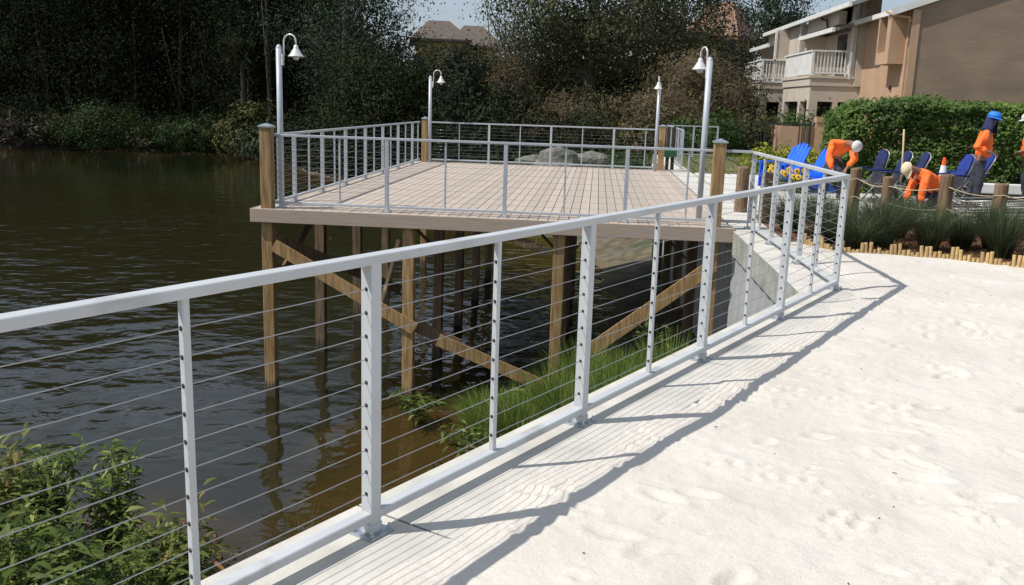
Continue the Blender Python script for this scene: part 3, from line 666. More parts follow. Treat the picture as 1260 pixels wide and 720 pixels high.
# ------------------------------------------------------------------ posts, rope, bamboo
BOL = [(2.42, 15.5, .76, .105, 'short thick log bollard on the paving right of the deck post'), (2.58, 14.2, .77, .09, 'dark log bollard behind the pointed corner of the railing'),
       (3.98, 14.6, .86, .085, 'brown log bollard just right of the railing corner'), (4.35, 14.2, .77, .085, 'shorter brown log bollard, second to the right of the railing corner'),
       (4.72, 12.9, .91, .092, 'tall log bollard in front of the traffic cone'), (5.3, 12.6, .84, .09, 'split topped log bollard near the right edge of the view'), (6.2, 12.3, .8, .092, None)]
def xat(px, Y, py=190):
    r_ = RW @ np.array([px - CX, py - CY, FPX]); return float(r_[0] / r_[1] * Y)
for i, (x, y, h, r, lab) in enumerate(BOL):
    if lab is None: continue
    mb = MB(); rr = random.Random(i); n = 14; vs = []; rings = [(0, 1.02), (h * .5, 1), (h - .02, .98), (h, .9)]
    jit = [1 + rr.uniform(-.05, .05) for _ in range(n)]
    for z, k in rings: vs += [(r * k * jit[j] * cos(2 * pi * j / n), r * k * jit[j] * sin(2 * pi * j / n), z + (rr.uniform(-.008, .008) if z == h else 0)) for j in range(n)]
    mb.add(vs, [(a * n + j, a * n + (j + 1) % n, (a + 1) * n + (j + 1) % n, (a + 1) * n + j) for a in range(3) for j in range(n)] + [tuple(3 * n + j for j in range(n))])
    o = mb.build('bollard', 'bollard_wood', smooth=False); o.location = (x, y, -.02); tag(o, lab, 'bollard', 'log bollards carrying the rope')
for nm_, idx in (('upper rope sagging between the log bollards right of the railing corner', .80), ('lower thin rope strung between the log bollards', .48)):
    mb = MB(); pts = []
    seq = [BOL[k] for k in (1, 2, 3, 4, 5, 6)]
    for a, b in zip(seq[:-1], seq[1:]):
        for t in np.linspace(0, 1, 9)[:-1]:
            pts.append((a[0] * (1 - t) + b[0] * t, a[1] * (1 - t) + b[1] * t - .095, (a[2] * (1 - t) + b[2] * t) * idx - .05 * 4 * t * (1 - t)))
    mb.tube(pts, .008, 6); o = mb.build('rope', 'rope_mat', smooth=True); tag(o, nm_, 'rope', 'ropes between the bollards')
bam = thing('bamboo_edging', 'low edging of cut yellow bamboo stakes in stepped groups between sand and mulch', 'garden edging', (4, 11.2, 0))
mb = MB(); mb.lathe((0, 0, 0), [(.021, -.06), (.021, .5), (.0235, .52), (.021, .54), (.021, .98), (.0175, 1.0), (.0165, .9), (0, .9)], 9)
st = mb.build('bamboo_stake', 'bamboo', bam, smooth=False); first = True
bx = [2.66, 3.03, 3.63, 4.21, 4.51, 4.83, 5.3, 6.2]; by = [12.0, 11.25, 11.3, 11.2, 10.95, 10.66, 10.35, 9.8]
tt = 0; pts = []
for i in range(len(bx) - 1):
    L = math.hypot(bx[i + 1] - bx[i], by[i + 1] - by[i]); n = int(L / .047)
    pts += [(bx[i] + (bx[i + 1] - bx[i]) * k / n, by[i] + (by[i + 1] - by[i]) * k / n) for k in range(n)]
pat = [.15, .155, .15, .085, .09, .06, .07]; rr = random.Random(3)
for i, (x, y) in enumerate(pts):
    hgt = pat[i % 7] * rr.uniform(.9, 1.1) + .01
    if rr.random() < .06: continue
    o = st if first else inst(st, bam); first = False
    o.location = (x - 4 + rr.uniform(-.004, .004), y - 11.2 + rr.uniform(-.006, .006), -.02); o.scale = (1, 1, hgt); o.rotation_euler = (rr.uniform(-.06, .06), rr.uniform(-.06, .06), rr.uniform(0, 6))
# mulch chips
rng = np.random.default_rng(2); C = np.stack([rng.uniform(2.6, 7.5, 9000), rng.uniform(10.2, 15.1, 9000), rng.uniform(-.012, .02, 9000)], 1)
C = C[C[:, 1] > np.interp(C[:, 0], bx, by) + .05]
o = mobj('mulch_chips', leaves('mulch_chips', C, .05, rng, .35), 'chip', kind='stuff')

# ------------------------------------------------------------------ grasses
def tuft(rng, n, r0, h, spread, wid, seg=3, arch=1.0):
    a = rng.uniform(0, 2 * pi, n); rr = r0 * np.sqrt(rng.uniform(0, 1, n)); base = np.stack([rr * np.cos(a), rr * np.sin(a), np.zeros(n)], 1)
    hh = h * rng.uniform(.55, 1.1, n); sp = spread * rng.uniform(.1, 1., n) ** .8; a2 = a + rng.normal(0, .6, n)
    return base, hh, np.stack([np.cos(a2) * sp, np.sin(a2) * sp], 1)
def grass_clump(label, x, y, h, spread, n, wid, mat, name='grass_clump', seed=0, r0=.08, z=None, group=None):
    rng = np.random.default_rng(seed + 100); b, hh, ln = tuft(rng, n, r0, h, spread, wid)
    o = mobj(name, blades(name, b, hh, ln, wid, rng), mat); o.location = (x, y, gz(x, y) if z is None else z); tag(o, label, 'grass clump', group)
    return o
G = [(2.75, 13.2, .62, 'dark grass clump behind the bars of the return railing'), (3.05, 12.2, .60, 'dark grass clump seen through the corner of the railing'), (3.30, 13.0, .62, 'grass clump between the railing corner and the first bollard beyond it'),
     (3.72, 12.1, .66, 'grass clump below the first bollard right of the railing corner'), (4.12, 12.9, .64, 'grass clump in front of the second bollard past the corner'), (4.22, 11.9, .66, 'dense grass clump by the middle of the bamboo edging'),
     (4.72, 12.2, .60, 'grass clump below the crouching worker'), (4.95, 11.55, .72, 'grass clump touching the bamboo edging, left of the last bollard'), (5.15, 12.3, .70, 'tall grass clump between the last two bollards'), (5.55, 11.9, .68, 'grass clump in front of the split topped bollard'),
     (5.75, 11.0, .66, 'grass clump at the right edge behind the bamboo'), (3.3, 11.75, .5, 'low grass clump close behind the bamboo just past the corner post'), (5.35, 11.0, .55, 'low grass clump leaning over the bamboo near the right edge'), (3.95, 13.3, .6, 'wispy grass clump at the base of the second bollard past the corner'), (3.4, 14.6, .55, 'grass clump behind the rope left of the crouching worker'), (4.7, 14.4, .55, 'wispy grass clump hiding the hands of the crouching worker')]
for i, (x, y, h, lab) in enumerate(G): grass_clump(lab, x, y, h * 1.05, .62, 1100, .0045, 'blade_dark', 'fountain_grass', i, .10, -.02, 'fountain grasses in the mulch bed')
# bank grasses below the fence
BG = [(-1.15, 11.0, .6, 'yellow green grass clump at the water edge right of the second pile'), (-.75, 10.4, .7, 'bright arching grass clump in the middle of the bank'), (-1.35, 12.0, .5, 'short grass clump under the middle of the long brace'), (-.3, 10.7, .8, 'tall bright grass clump left of the third pile'), (-.05, 11.9, .8, 'tall grass clump right at the foot of the third pile'), (.62, 9.2, .95, 'lush green grass clump hanging beside the middle fence post'), (.30, 9.7, .9, 'arching grass clump on the bank left of the middle post'), (-.10, 10.0, .75, 'pale green grass clump lower on the bank'),
      (.95, 10.2, .85, 'tall grass clump by the foot of the right diagonal brace'), (.15, 8.7, .75, 'grass clump just behind the bottom rail near the second post'), (-.45, 9.0, .45, 'small grass clump at the bank foot left of the second post'),
      (.55, 11.3, .55, 'grass clump at the foot of the third pile'), (-.35, 11.3, .5, 'grass clump against the lower end of the long brace'), (.35, 7.9, .45, 'grass clump half hidden by the second fence post'), (-.75, 10.6, .4, 'low tuft at the water edge near the second pile')]
for i, (x, y, h, lab) in enumerate(BG): grass_clump(lab, x, y, h * 1.15, .55, 900, .010, 'blade_bank', 'bank_grass', i + 30, .22, None, 'grasses on the bank under the fence')
rng = np.random.default_rng(77); n = 5200
bxy = np.stack([rng.uniform(-3.2, 1.9, n), rng.uniform(7.0, 15.5, n)], 1); Zb = ground_z(bxy[:, 0], bxy[:, 1])
kp = (bxy[:, 1] < 13.4) & (Zb > WZ - .03) & (Zb < -.3) & (vnoise(bxy[:, 0], bxy[:, 1], .6, 9) > -.35); bs = np.concatenate([bxy, Zb[:, None]], 1)[kp]
hh = rng.uniform(.05, .22, len(bs)) * (1 + vnoise(bs[:, 0], bs[:, 1], .4, 15)); ln = rng.normal(0, .12, (len(bs), 2))
mobj('bank_ground_cover', blades('bank_ground_cover', bs, hh, ln, .008, rng), 'blade_green', kind='stuff')
Cb = bs[rng.integers(0, len(bs), 9000)] + rng.normal(0, 1, (9000, 3)) * [.1, .1, .05] + [0, 0, .1]
mobj('bank_leaf_cover', leaves('bank_leaf_cover', Cb, .055, rng, .6, updir=1.), 'leaf_green', kind='stuff')
# dry stalks at the water's edge
for i, (x, y, lab) in enumerate([(-2.0, 8.2, 'dry seeding grass stalks at the water edge left of the first post gap'), (-2.6, 7.9, 'thin straw coloured grass stalks next to the near post')]):
    grass_clump(lab, x, y, .75, .25, 60, .004, 'blade_lawn', 'dry_grass', 60 + i, .18, max(gz(x, y), WZ))

# ------------------------------------------------------------------ broadleaf weeds in the lower left
def weed(label, x, y, h, seed, mat='leaf_weed', spread=.35, nst=9, lsz=.17, z=None):
    r = random.Random(seed); rng = np.random.default_rng(seed); z = gz(x, y) if z is None else z
    T = thing('willow_weed', label, 'shrub', (x, y, z)); mb = MB(); Cc = []; D = []
    for k in range(nst):
        a = r.uniform(0, 2 * pi); sp = r.uniform(.1, 1) * spread; hh = h * r.uniform(.6, 1.05); pts = []
        for t in np.linspace(0, 1, 7): pts.append(Vector((cos(a) * (.08 + sp * t ** 1.3), sin(a) * (.08 + sp * t ** 1.3), hh * t)) + Vector((r.uniform(-.015, .015), r.uniform(-.015, .015), 0)))
        mb.tube(pts, [.008 * (1 - .8 * t) for t in np.linspace(0, 1, 7)], 5)
        nl = int(26 * hh / .9)
        for j in range(nl):
            t = .22 + .78 * (j + r.random()) / nl; f = t * 6; i0 = min(5, int(f)); p = pts[i0].lerp(pts[i0 + 1], f - i0)
            az = j * 2.4 + r.uniform(-.4, .4); el = r.uniform(-.35, .75); d = Vector((cos(az) * cos(el), sin(az) * cos(el), sin(el)))
            Cc.append(p); D.append(d)
            if r.random() < .5:
                q = p + d * .05 + Vector((0, 0, r.uniform(-.02, .04))); d2 = Vector((cos(az + .8) * cos(el), sin(az + .8) * cos(el), sin(el))); Cc.append(q); D.append(d2)
    mb.build('stem', 'stem', T)
    Cc = np.array([tuple(c) for c in Cc]); D = np.array([tuple(d) for d in D]); n = len(Cc); L = (lsz * rng.uniform(.45, 1.25, n))[:, None]
    W = L * rng.uniform(.17, .27, (n, 1)); sd_ = np.cross(D, np.array([0, 0, 1.]) + rng.normal(0, .35, (n, 3))); sd_ /= np.linalg.norm(sd_, axis=1)[:, None]
    dn = np.array([0, 0, -1.]) * L
    V = np.stack([Cc, Cc + D * L * .35 + sd_ * W * .5 - dn * .04, Cc + D * L * .7 + sd_ * W * .38 + dn * .08, Cc + D * L + dn * .28, Cc + D * L * .7 - sd_ * W * .38 + dn * .08, Cc + D * L * .35 - sd_ * W * .5 - dn * .04], 1).reshape(-1, 3)
    b0 = np.arange(n)[:, None] * 6; F = np.concatenate([b0 + np.array([[0, 1, 2, 5]]), b0 + np.array([[5, 2, 3, 4]])], 0)
    me = npmesh('foliage', V, F, np.repeat(np.clip(rng.normal(.55, .25, n), 0, 1), 6)); mobj('foliage', me, mat, T, kind='stuff')
    return T
WD = [(-4.3, 7.6, 1.3, 'tall leafy weed with long pale leaves, highest in the lower left corner', 'leaf_weed', .30, 13), (-3.25, 6.75, 1.22, 'reddish leafy weed standing just left of the left picket', 'leaf_weed_red', .34, 13),
      (-4.95, 7.5, 1.0, 'leafy weed at the left edge of the view over the water', 'leaf_weed', .4, 14), (-3.75, 6.9, .9, 'dense green weed low between the two taller ones', 'leaf_weed', .42, 16), (-2.95, 6.0, .95, 'low bright green weed near the foot of the left picket', 'leaf_weed', .36, 15),
      (-4.5, 6.5, .95, 'bushy weed at the bottom left, dark inside', 'leaf_weed', .5, 16), (-2.75, 5.3, .85, 'bottom most green weed against the seawall', 'leaf_weed', .4, 15), (-5.5, 8.0, .85, 'loose weed cut by the left edge of the picture', 'leaf_weed', .45, 13), (-3.7, 5.6, .95, 'weed filling the bottom edge left of the picket', 'leaf_weed', .5, 16),
      (-3.45, 6.3, 1.0, 'yellowish leafy weed in the middle of the lower left thicket', 'leaf_weed', .45, 15), (-4.1, 6.0, 1.0, 'weed with drooping leaves below the tall pale leafed one', 'leaf_weed', .45, 15), (-5.1, 6.8, .9, 'weed at the left edge beneath the loose one', 'leaf_weed_red', .45, 14),
      (-.9, 11.6, .55, 'bright broad leafed weed among the grass on the bank', 'leaf_weed', .4, 12), (-.3, 9.6, .6, 'leafy weed on the bank behind the second picket gap', 'leaf_weed', .4, 12), (-1.3, 10.3, .5, 'low leafy weed at the water edge behind the picket', 'leaf_weed', .4, 11),
      (.9, 12.3, .9, 'small palmate leafed weed in front of the right diagonal brace', 'leaf_weed', .2, 6), (-2.35, 12.4, .5, 'green waterside weed at the foot of the second pile', 'leaf_weed', .35, 10)]
for i, (x, y, h, lab, mt, sp, ns) in enumerate(WD): weed(lab, x, y, h, 40 + i, mt, sp, ns, z=max(gz(x, y), WZ - .05))
rng = np.random.default_rng(13); n = 26000; xy = np.stack([rng.uniform(-7, -2.2, n), rng.uniform(3.6, 7.9, n)], 1); Zb = ground_z(xy[:, 0], xy[:, 1]); k_ = (Zb > WZ - .1) & (Zb < -.3)
Cb = np.concatenate([xy, (Zb + rng.uniform(0, .45, n) ** 1.3)[:, None]], 1)[k_]
mobj('weed_undergrowth', leaves('weed_undergrowth', Cb, .055, rng, .35, updir=.5), 'leaf_olive', kind='stuff')

# ------------------------------------------------------------------ trees
def crown_pts(rng, rad, ncl, per, cl_r, hollow=.5, seed=0, flat_bottom=.0):
    u = rng.normal(size=(ncl, 3)); u /= np.linalg.norm(u, axis=1)[:, None]; rr = hollow + (1 - hollow) * rng.uniform(0, 1, ncl) ** .6
    lob = 1 + .22 * np.sin(u[:, 0] * 5 + seed) * np.cos(u[:, 1] * 4 + seed * 2) + .16 * np.sin(u[:, 2] * 6 + seed)
    c = u * rr[:, None] * lob[:, None] * np.array(rad)
    if flat_bottom: c[:, 2] = np.maximum(c[:, 2], -rad[2] * flat_bottom + rng.uniform(-.3, .3, ncl))
    sz = cl_r * rng.uniform(.6, 1.4, ncl)
    P = (c[:, None, :] + rng.normal(size=(ncl, per, 3)) * sz[:, None, None] * np.array([1, 1, .62])).reshape(-1, 3)
    cb = np.repeat(rng.uniform(.15, .85, ncl), per)
    N = (P - np.repeat(c, per, 0)) / np.repeat(sz, per)[:, None] * .6 + np.repeat(u, per, 0) * .8 + np.array([0, 0, .35]); N /= np.linalg.norm(N, axis=1)[:, None] + 1e-9
    crown_pts.N = N
    return c, P, cb
def tree(label, x, y, h, rad, mat, ncl=70, per=90, cl_r=.75, leaf=.24, trunk_r=.25, hollow=.45, seed=0, zc=None, z=None, aspect=.6, droop=0, group=None, cat='tree', name='broadleaf_tree', flatb=0, nlimb=12, twigs=False, tilt=0):
    rng = np.random.default_rng(seed + 500); r = random.Random(seed); z = gz(x, y) if z is None else z
    T = thing(name, label, cat, (x, y, z), 0, group); zc = h - rad[2] if zc is None else zc
    c, P, cb = crown_pts(rng, rad, ncl, per, cl_r, hollow, seed, flatb); cen = np.array([tilt, 0, zc])
    me = leaves('crown', P + cen, leaf, rng, aspect, droop, .5, cb, N=crown_pts.N); mobj('crown', me, mat, T, kind='stuff')
    mb = MB(); top = Vector((tilt, 0, zc)); p1 = Vector((r.uniform(-.2, .2) + tilt * .4, r.uniform(-.2, .2), zc * .5))
    mb.tube([(0, 0, -.3), p1, top], [trunk_r * 1.15, trunk_r * .85, trunk_r * .5], 8); mb.build('trunk', 'trunk', T, smooth=True)
    mb = MB()
    for k in range(nlimb):
        q = Vector(c[(k * 5) % ncl]) + Vector(cen); s = p1.lerp(top, r.uniform(.1, .9)); mid = s.lerp(q, .5) + Vector((r.uniform(-.5, .5), r.uniform(-.5, .5), r.uniform(-.2, .5)))
        mb.tube([s, mid, q], [trunk_r * .42, trunk_r * .24, trunk_r * .07], 6)
    if twigs:
        for k in range(ncl):
            q = Vector(c[k]) + Vector(cen); s = q.lerp(Vector(cen), .45)
            mb.tube([s, s.lerp(q, .5) + Vector((r.uniform(-.2, .2), 0, r.uniform(-.2, .2))), q + (q - s) * .3], [.05, .03, .008], 4)
            for j in range(4):
                e = q + Vector((r.uniform(-1, 1), r.uniform(-1, 1), r.uniform(-1.2, .6))); mb.tube([s.lerp(q, .6), e], [.02, .006], 3)
    mb.build('limbs', 'twig' if twigs else 'trunk', T, kind='stuff')
    return T
# dark wood across the lake (one mass) with individual trees standing out of it
rng = np.random.default_rng(88); Cs = []; Tt = []
Ns = []; mbt = MB(); rr = random.Random(9)
for k in range(58):
    x = -78 + k * 1.06 + rr.uniform(-1.2, 1.2); y = 73 + rr.uniform(-1.5, 9) + (0 if x < -30 else (x + 30) * -.35)
    if x > -20: y = max(y, 66)
    h = rr.uniform(13, 19) if x < -18.5 else rr.uniform(6, 7.5); g = -.3
    for j in range(3):
        c, P, cb = crown_pts(rng, (3.2, 3.0, h * .30), 40, 72, .9, .35, k + j); zc = g + h * (.22 + .27 * j)
        Cs.append(P + np.array([x + rr.uniform(-1.5, 1.5), y + rr.uniform(-1, 2), zc])); Tt.append(cb); Ns.append(crown_pts.N)
    mbt.tube([(x, y + 1, g), (x + rr.uniform(-.6, .6), y + 1.5, h * .6)], [.22, .12], 6)
    for j in range(1):
        xx = x + rr.uniform(-2, 2); mbt.tube([(xx, y - 1 + rr.uniform(-1, 2), g), (xx + rr.uniform(-.8, .8), y - 1, h * rr.uniform(.3, .6))], [.07, .04], 5)
Cs = np.concatenate(Cs); Tt = np.concatenate(Tt)
nb_ = 70000; xb = rng.uniform(-90, 16, nb_); yb_ = rng.uniform(80, 88, nb_) + (xb > -20) * 22; zt_ = np.where(xb < -27, 13, 6.0) + 1.5 * vnoise(xb, xb * 0, 3, 71)
Cb_ = np.stack([xb, yb_, rng.uniform(0, 1, nb_) * zt_ - .4], 1)
mobj('far_wood_depth', leaves('far_wood_depth', Cb_, .95, rng, .7, .2, .3), 'leaf_wood', kind='stuff')
mobj('far_wood', leaves('far_wood', Cs, .20, rng, .6, .2, .4, Tt, N=np.concatenate(Ns)), 'leaf_wood', kind='stuff')
mbt.build('far_wood_trunks', 'trunk', kind='stuff')
n = 48000; yy = np.where(rng.random(n) < .45, rng.uniform(-.12, .06, n), rng.uniform(-.05, 1, n)); xx = rng.uniform(-85, 2, n); sh = np.interp(xx, [-90, -44, -28, -20, -10, -4], [63, 67, 71, 59, 44, 35])
C = np.stack([xx, sh + yy * 7 + .3, -2.65 + rng.uniform(0, 1, n) ** 1.3 * (1.3 + 2.3 * np.abs(vnoise(xx, xx * 0, 4, 61))) + np.maximum(yy, 0) * 2.2], 1)
mobj('far_shore_brush', leaves('far_shore_brush', C, .30, rng, .5, 0, .6), 'leaf_wood', kind='stuff')

def shrub(label, x, y, rad, mat, n=5000, leaf=.16, seed=0, z=None, group=None, name='shrub', cat='shrub', ncl=40, hollow=.3, clr=.35, aspect=.6, droop=0):
    rng = np.random.default_rng(seed + 900); z = gz(x, y) if z is None else z
    T = thing(name, label, cat, (x, y, z), 0, group); c, P, cb = crown_pts(rng, rad, ncl, n // ncl, clr * min(rad), hollow, seed)
    P[:, 2] = np.abs(P[:, 2] + rad[2] * .9); me = leaves('foliage', P, leaf, rng, aspect, droop, .6, cb, N=crown_pts.N[:len(P)]); mobj('foliage', me, mat, T, kind='stuff')
    mb = MB(); r = random.Random(seed)
    for k in range(7):
        q = c[k * 3 % ncl]; mb.tube([(r.uniform(-.1, .1), r.uniform(-.1, .1), -.1), (q[0] * .4, q[1] * .4, rad[2] * .5), (q[0] * .8, q[1] * .8, q[2] + rad[2] * .9)], [.04, .025, .008], 5)
    mb.build('stem', 'trunk', T); return T
shrub('sunlit green willow shrub on the far shore, left of the pair', -37.6, 66.6, (3.9, 1.6, 1.6), 'leaf_shore', 9000, .17, 1, -2.7)
shrub('sunlit green willow shrub on the far shore, right of the pair', -31.0, 67.9, (3.6, 1.6, 1.35), 'leaf_shore', 9000, .17, 2, -2.7)
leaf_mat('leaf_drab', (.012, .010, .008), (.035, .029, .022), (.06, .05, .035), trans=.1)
shrub('grey leafless looking brush at the far waterline on the left', -43.6, 66.5, (3.0, 1.4, 1.0), 'leaf_drab', 2500, .3, 3, -2.6, aspect=.2)
shrub('small bluish shrub at the far shore beside the deck corner post', -22.6, 63.5, (2.2, 1.3, 1.3), 'leaf_blue', 2600, .25, 4, -2.6)
shrub('dull brown green shrub by the far water to the right', -25.8, 67.2, (2.6, 1.5, 2.2), 'leaf_olive', 3200, .28, 5, -2.6)
# palm in the dark wood
pt = thing('palm_tree', 'cabbage palm with pale drooping fronds standing in the dark wood', 'palm', (-27.2, 69.6, -.6))
mb = MB(); mb.tube([(0, 0, -.3), (.1, 0, 3), (0, 0, 5.4)], [.22, .18, .16], 8); mb.build('trunk', 'trunk', pt, smooth=True); rng = np.random.default_rng(6)
a = rng.uniform(0, 2 * pi, 900); base = np.stack([rng.normal(0, .25, 900), rng.normal(0, .25, 900), 5.2 + rng.normal(0, .3, 900)], 1); sp = rng.uniform(.6, 1.9, 900)
mobj('crown', blades('crown', base, rng.uniform(-.4, 1.6, 900), np.stack([np.cos(a) * sp, np.sin(a) * sp], 1), .12, rng), 'palm', pt, kind='stuff')
TR = [ # label, x, y, h, rad, mat, kwargs
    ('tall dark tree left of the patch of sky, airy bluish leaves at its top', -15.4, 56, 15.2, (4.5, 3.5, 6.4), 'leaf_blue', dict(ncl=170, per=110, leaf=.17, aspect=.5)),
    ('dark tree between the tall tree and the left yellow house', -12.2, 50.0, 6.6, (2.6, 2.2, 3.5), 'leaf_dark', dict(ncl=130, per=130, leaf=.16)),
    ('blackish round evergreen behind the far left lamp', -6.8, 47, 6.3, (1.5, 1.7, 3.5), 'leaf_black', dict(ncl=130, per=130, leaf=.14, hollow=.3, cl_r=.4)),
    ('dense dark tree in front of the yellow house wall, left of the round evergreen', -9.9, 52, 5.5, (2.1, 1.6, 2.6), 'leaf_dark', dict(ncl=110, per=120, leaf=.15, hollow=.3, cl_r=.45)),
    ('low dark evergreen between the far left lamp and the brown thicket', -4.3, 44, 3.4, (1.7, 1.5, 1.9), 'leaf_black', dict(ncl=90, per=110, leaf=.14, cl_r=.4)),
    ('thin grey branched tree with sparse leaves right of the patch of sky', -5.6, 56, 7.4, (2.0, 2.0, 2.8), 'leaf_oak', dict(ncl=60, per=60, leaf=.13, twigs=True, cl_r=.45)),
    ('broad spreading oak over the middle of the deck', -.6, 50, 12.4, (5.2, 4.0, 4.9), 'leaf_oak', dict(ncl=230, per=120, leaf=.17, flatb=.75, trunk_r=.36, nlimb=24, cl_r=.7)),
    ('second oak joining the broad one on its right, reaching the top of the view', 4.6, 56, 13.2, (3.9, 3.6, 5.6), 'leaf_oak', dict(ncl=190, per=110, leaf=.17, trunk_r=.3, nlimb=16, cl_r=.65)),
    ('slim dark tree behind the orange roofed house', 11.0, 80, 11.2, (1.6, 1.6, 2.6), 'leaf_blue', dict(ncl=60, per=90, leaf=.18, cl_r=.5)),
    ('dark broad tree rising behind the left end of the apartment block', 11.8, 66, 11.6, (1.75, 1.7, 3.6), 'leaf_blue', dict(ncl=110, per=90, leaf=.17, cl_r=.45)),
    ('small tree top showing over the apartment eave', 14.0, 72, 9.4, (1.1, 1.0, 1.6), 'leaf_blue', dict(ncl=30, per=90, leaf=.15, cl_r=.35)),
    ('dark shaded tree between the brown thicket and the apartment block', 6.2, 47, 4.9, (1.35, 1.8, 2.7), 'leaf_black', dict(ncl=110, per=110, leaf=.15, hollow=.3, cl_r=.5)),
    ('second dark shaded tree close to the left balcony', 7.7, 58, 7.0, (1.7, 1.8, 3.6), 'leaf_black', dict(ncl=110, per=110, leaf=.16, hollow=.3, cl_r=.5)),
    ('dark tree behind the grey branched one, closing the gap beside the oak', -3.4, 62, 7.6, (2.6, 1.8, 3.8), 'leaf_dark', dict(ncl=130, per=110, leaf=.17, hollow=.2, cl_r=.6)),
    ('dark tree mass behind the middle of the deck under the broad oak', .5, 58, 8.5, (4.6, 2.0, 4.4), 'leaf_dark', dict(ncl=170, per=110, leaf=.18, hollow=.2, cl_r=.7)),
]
for i, (lab, x, y, h, rad, mt, kw) in enumerate(TR): tree(lab, x, y, h, rad, mt, seed=i + 3, **kw)
# vine draped thicket: brown hanging strands
def vines(label, x, y, rad, z, n, mat, seed, tw=60):
    rng = np.random.default_rng(seed); r = random.Random(seed); T = thing('vine_thicket', label, 'thicket', (x, y, z))
    c, P, cb = crown_pts(rng, rad, 90, n // 90, .42, .55, seed); P[:, 2] += rad[2] * .85; k_ = P[:, 2] > 0; P = P[k_]; cb = cb[k_]; N_ = crown_pts.N[k_]
    mobj('foliage', leaves('foliage', P, .22, rng, .14, .8, .2, cb, N=N_), mat, T, kind='stuff')
    c, P, cb = crown_pts(rng, (rad[0] * .9, rad[1] * .9, rad[2] * .9), 60, 40, .42, .6, seed + 1); P[:, 2] += rad[2] * .85; P = P[P[:, 2] > 0]
    mobj('ivy_leaves', leaves('ivy_leaves', P, .13, rng, .6, .2, .4), 'leaf_olive', T, kind='stuff')
    mb = MB()
    for k in range(tw):
        a = r.uniform(0, 2 * pi); q = r.uniform(.3, 1); p = Vector((cos(a) * rad[0] * q, sin(a) * rad[1] * q, rad[2] * 1.7 * (1 - q * q * .75))); pts = [p]
        for j in range(4): p = p + Vector((cos(a) * rad[0] * .1 + r.uniform(-.3, .3), r.uniform(-.3, .3), -rad[2] * .26)); pts.append(p)
        mb.tube(pts, [.045, .04, .03, .02, .012], 4)
    mb.build('stem', 'twig', T, kind='stuff'); return T
vines('tall brown vine covered thicket under the orange roofed house', 4.5, 43, (2.3, 2.0, 2.55), -.4, 22000, 'leaf_vine', 5)
vines('lower reddish brown vine thicket behind the far right lamp', 2.4, 39.5, (1.6, 1.5, 1.55), -.5, 13000, 'leaf_vine', 6)
vines('grey brown leafless thicket in the middle beyond the deck', -1.2, 43, (1.9, 1.5, 1.5), -.5, 9000, 'leaf_vine', 7)
vines('bare purplish brown brush below the patch of sky', -4.6, 50, (1.6, 1.4, 2.3), -.4, 9000, 'leaf_vine', 8)
# bank vegetation beyond the deck
SHR = [(-6.5, 40.5, (2.4, 1.6, 1.0), 'leaf_dark', 'dark green brush on the bank behind the far left of the deck'), (-2.8, 37.5, (2.2, 1.5, .9), 'leaf_green', 'green brush on the bank behind the middle of the far railing'), (.6, 34.8, (1.6, 1.2, .75), 'leaf_green', 'bright green low shrub past the boulders'),
       (2.6, 38.5, (1.7, 1.3, .9), 'leaf_olive', 'olive shrub below the brown thicket'), (-.4, 40.2, (2.6, 1.4, 1.3), 'leaf_dark', 'dark green shrub row above the boulders'), (4.4, 36.8, (1.5, 1.2, .9), 'leaf_green', 'green shrub by the end of the seawall railing'),
       (6.1, 38.0, (1.7, 1.0, 1.0), 'leaf_olive', 'clipped olive green shrub behind the black fence, left'), (8.1, 38.2, (1.5, 1.0, 1.05), 'leaf_green', 'rounded green shrub behind the black fence near the apartment wall'), (6.2, 42, (1.3, .9, .8), 'leaf_dark', 'dark shrub row deep behind the black fence')]
for i, (x, y, rad, mt, lab) in enumerate(SHR): shrub(lab, x, y, rad, mt, 4200, .13, 20 + i)
rng = np.random.default_rng(19); n = 16000; xy = np.stack([rng.uniform(-9, 6, n), rng.uniform(31, 46, n)], 1); Zb = ground_z(xy[:, 0], xy[:, 1]); k_ = (Zb > WZ) & ~inpoly(xy[:, 0], xy[:, 1], LANDIN)
bs = np.concatenate([xy, Zb[:, None]], 1)[k_]
mobj('bank_herbs', blades('bank_herbs', bs, rng.uniform(.15, .6, len(bs)), rng.normal(0, .15, (len(bs), 2)), .04, rng, 2), 'blade_green', kind='stuff')
n = 9000; xy = np.stack([rng.uniform(2.6, 9, n), rng.uniform(24.8, 36, n)], 1)
mobj('lawn_grass', blades('lawn_grass', np.concatenate([xy, np.full((n, 1), -.03)], 1), rng.uniform(.03, .08, n), rng.normal(0, .03, (n, 2)), .012, rng, 2), 'blade_lawn', kind='stuff')
# boulders
for i, (x, y, s_, lab) in enumerate([(-1.35, 32.6, (.85, .6, .55), 'large grey boulder beyond the far railing of the deck'), (-.25, 33.0, (.7, .5, .5), 'second grey boulder, right of the large one'), (-2.3, 33.3, (.6, .5, .3), 'low flat grey boulder, left of the large one')]):
    bm = bmesh.new(); bmesh.ops.create_icosphere(bm, subdivisions=3, radius=1); r = random.Random(i); ph = [r.uniform(0, 6) for _ in range(6)]
    for v in bm.verts:
        k = 1 + .14 * sin(v.co.x * 3 + ph[0]) * cos(v.co.y * 3 + ph[1]) + .10 * sin(v.co.z * 6 + ph[2]) + .05 * sin(v.co.x * 9 + ph[3]); v.co = Vector((v.co.x * s_[0], v.co.y * s_[1], v.co.z * s_[2])) * k
    me = bpy.data.meshes.new('boulder'); bm.to_mesh(me); o = mobj('boulder', me, 'rock', smooth=False); o.location = (x, y, -.42); tag(o, lab, 'boulder', 'boulders beyond the deck')

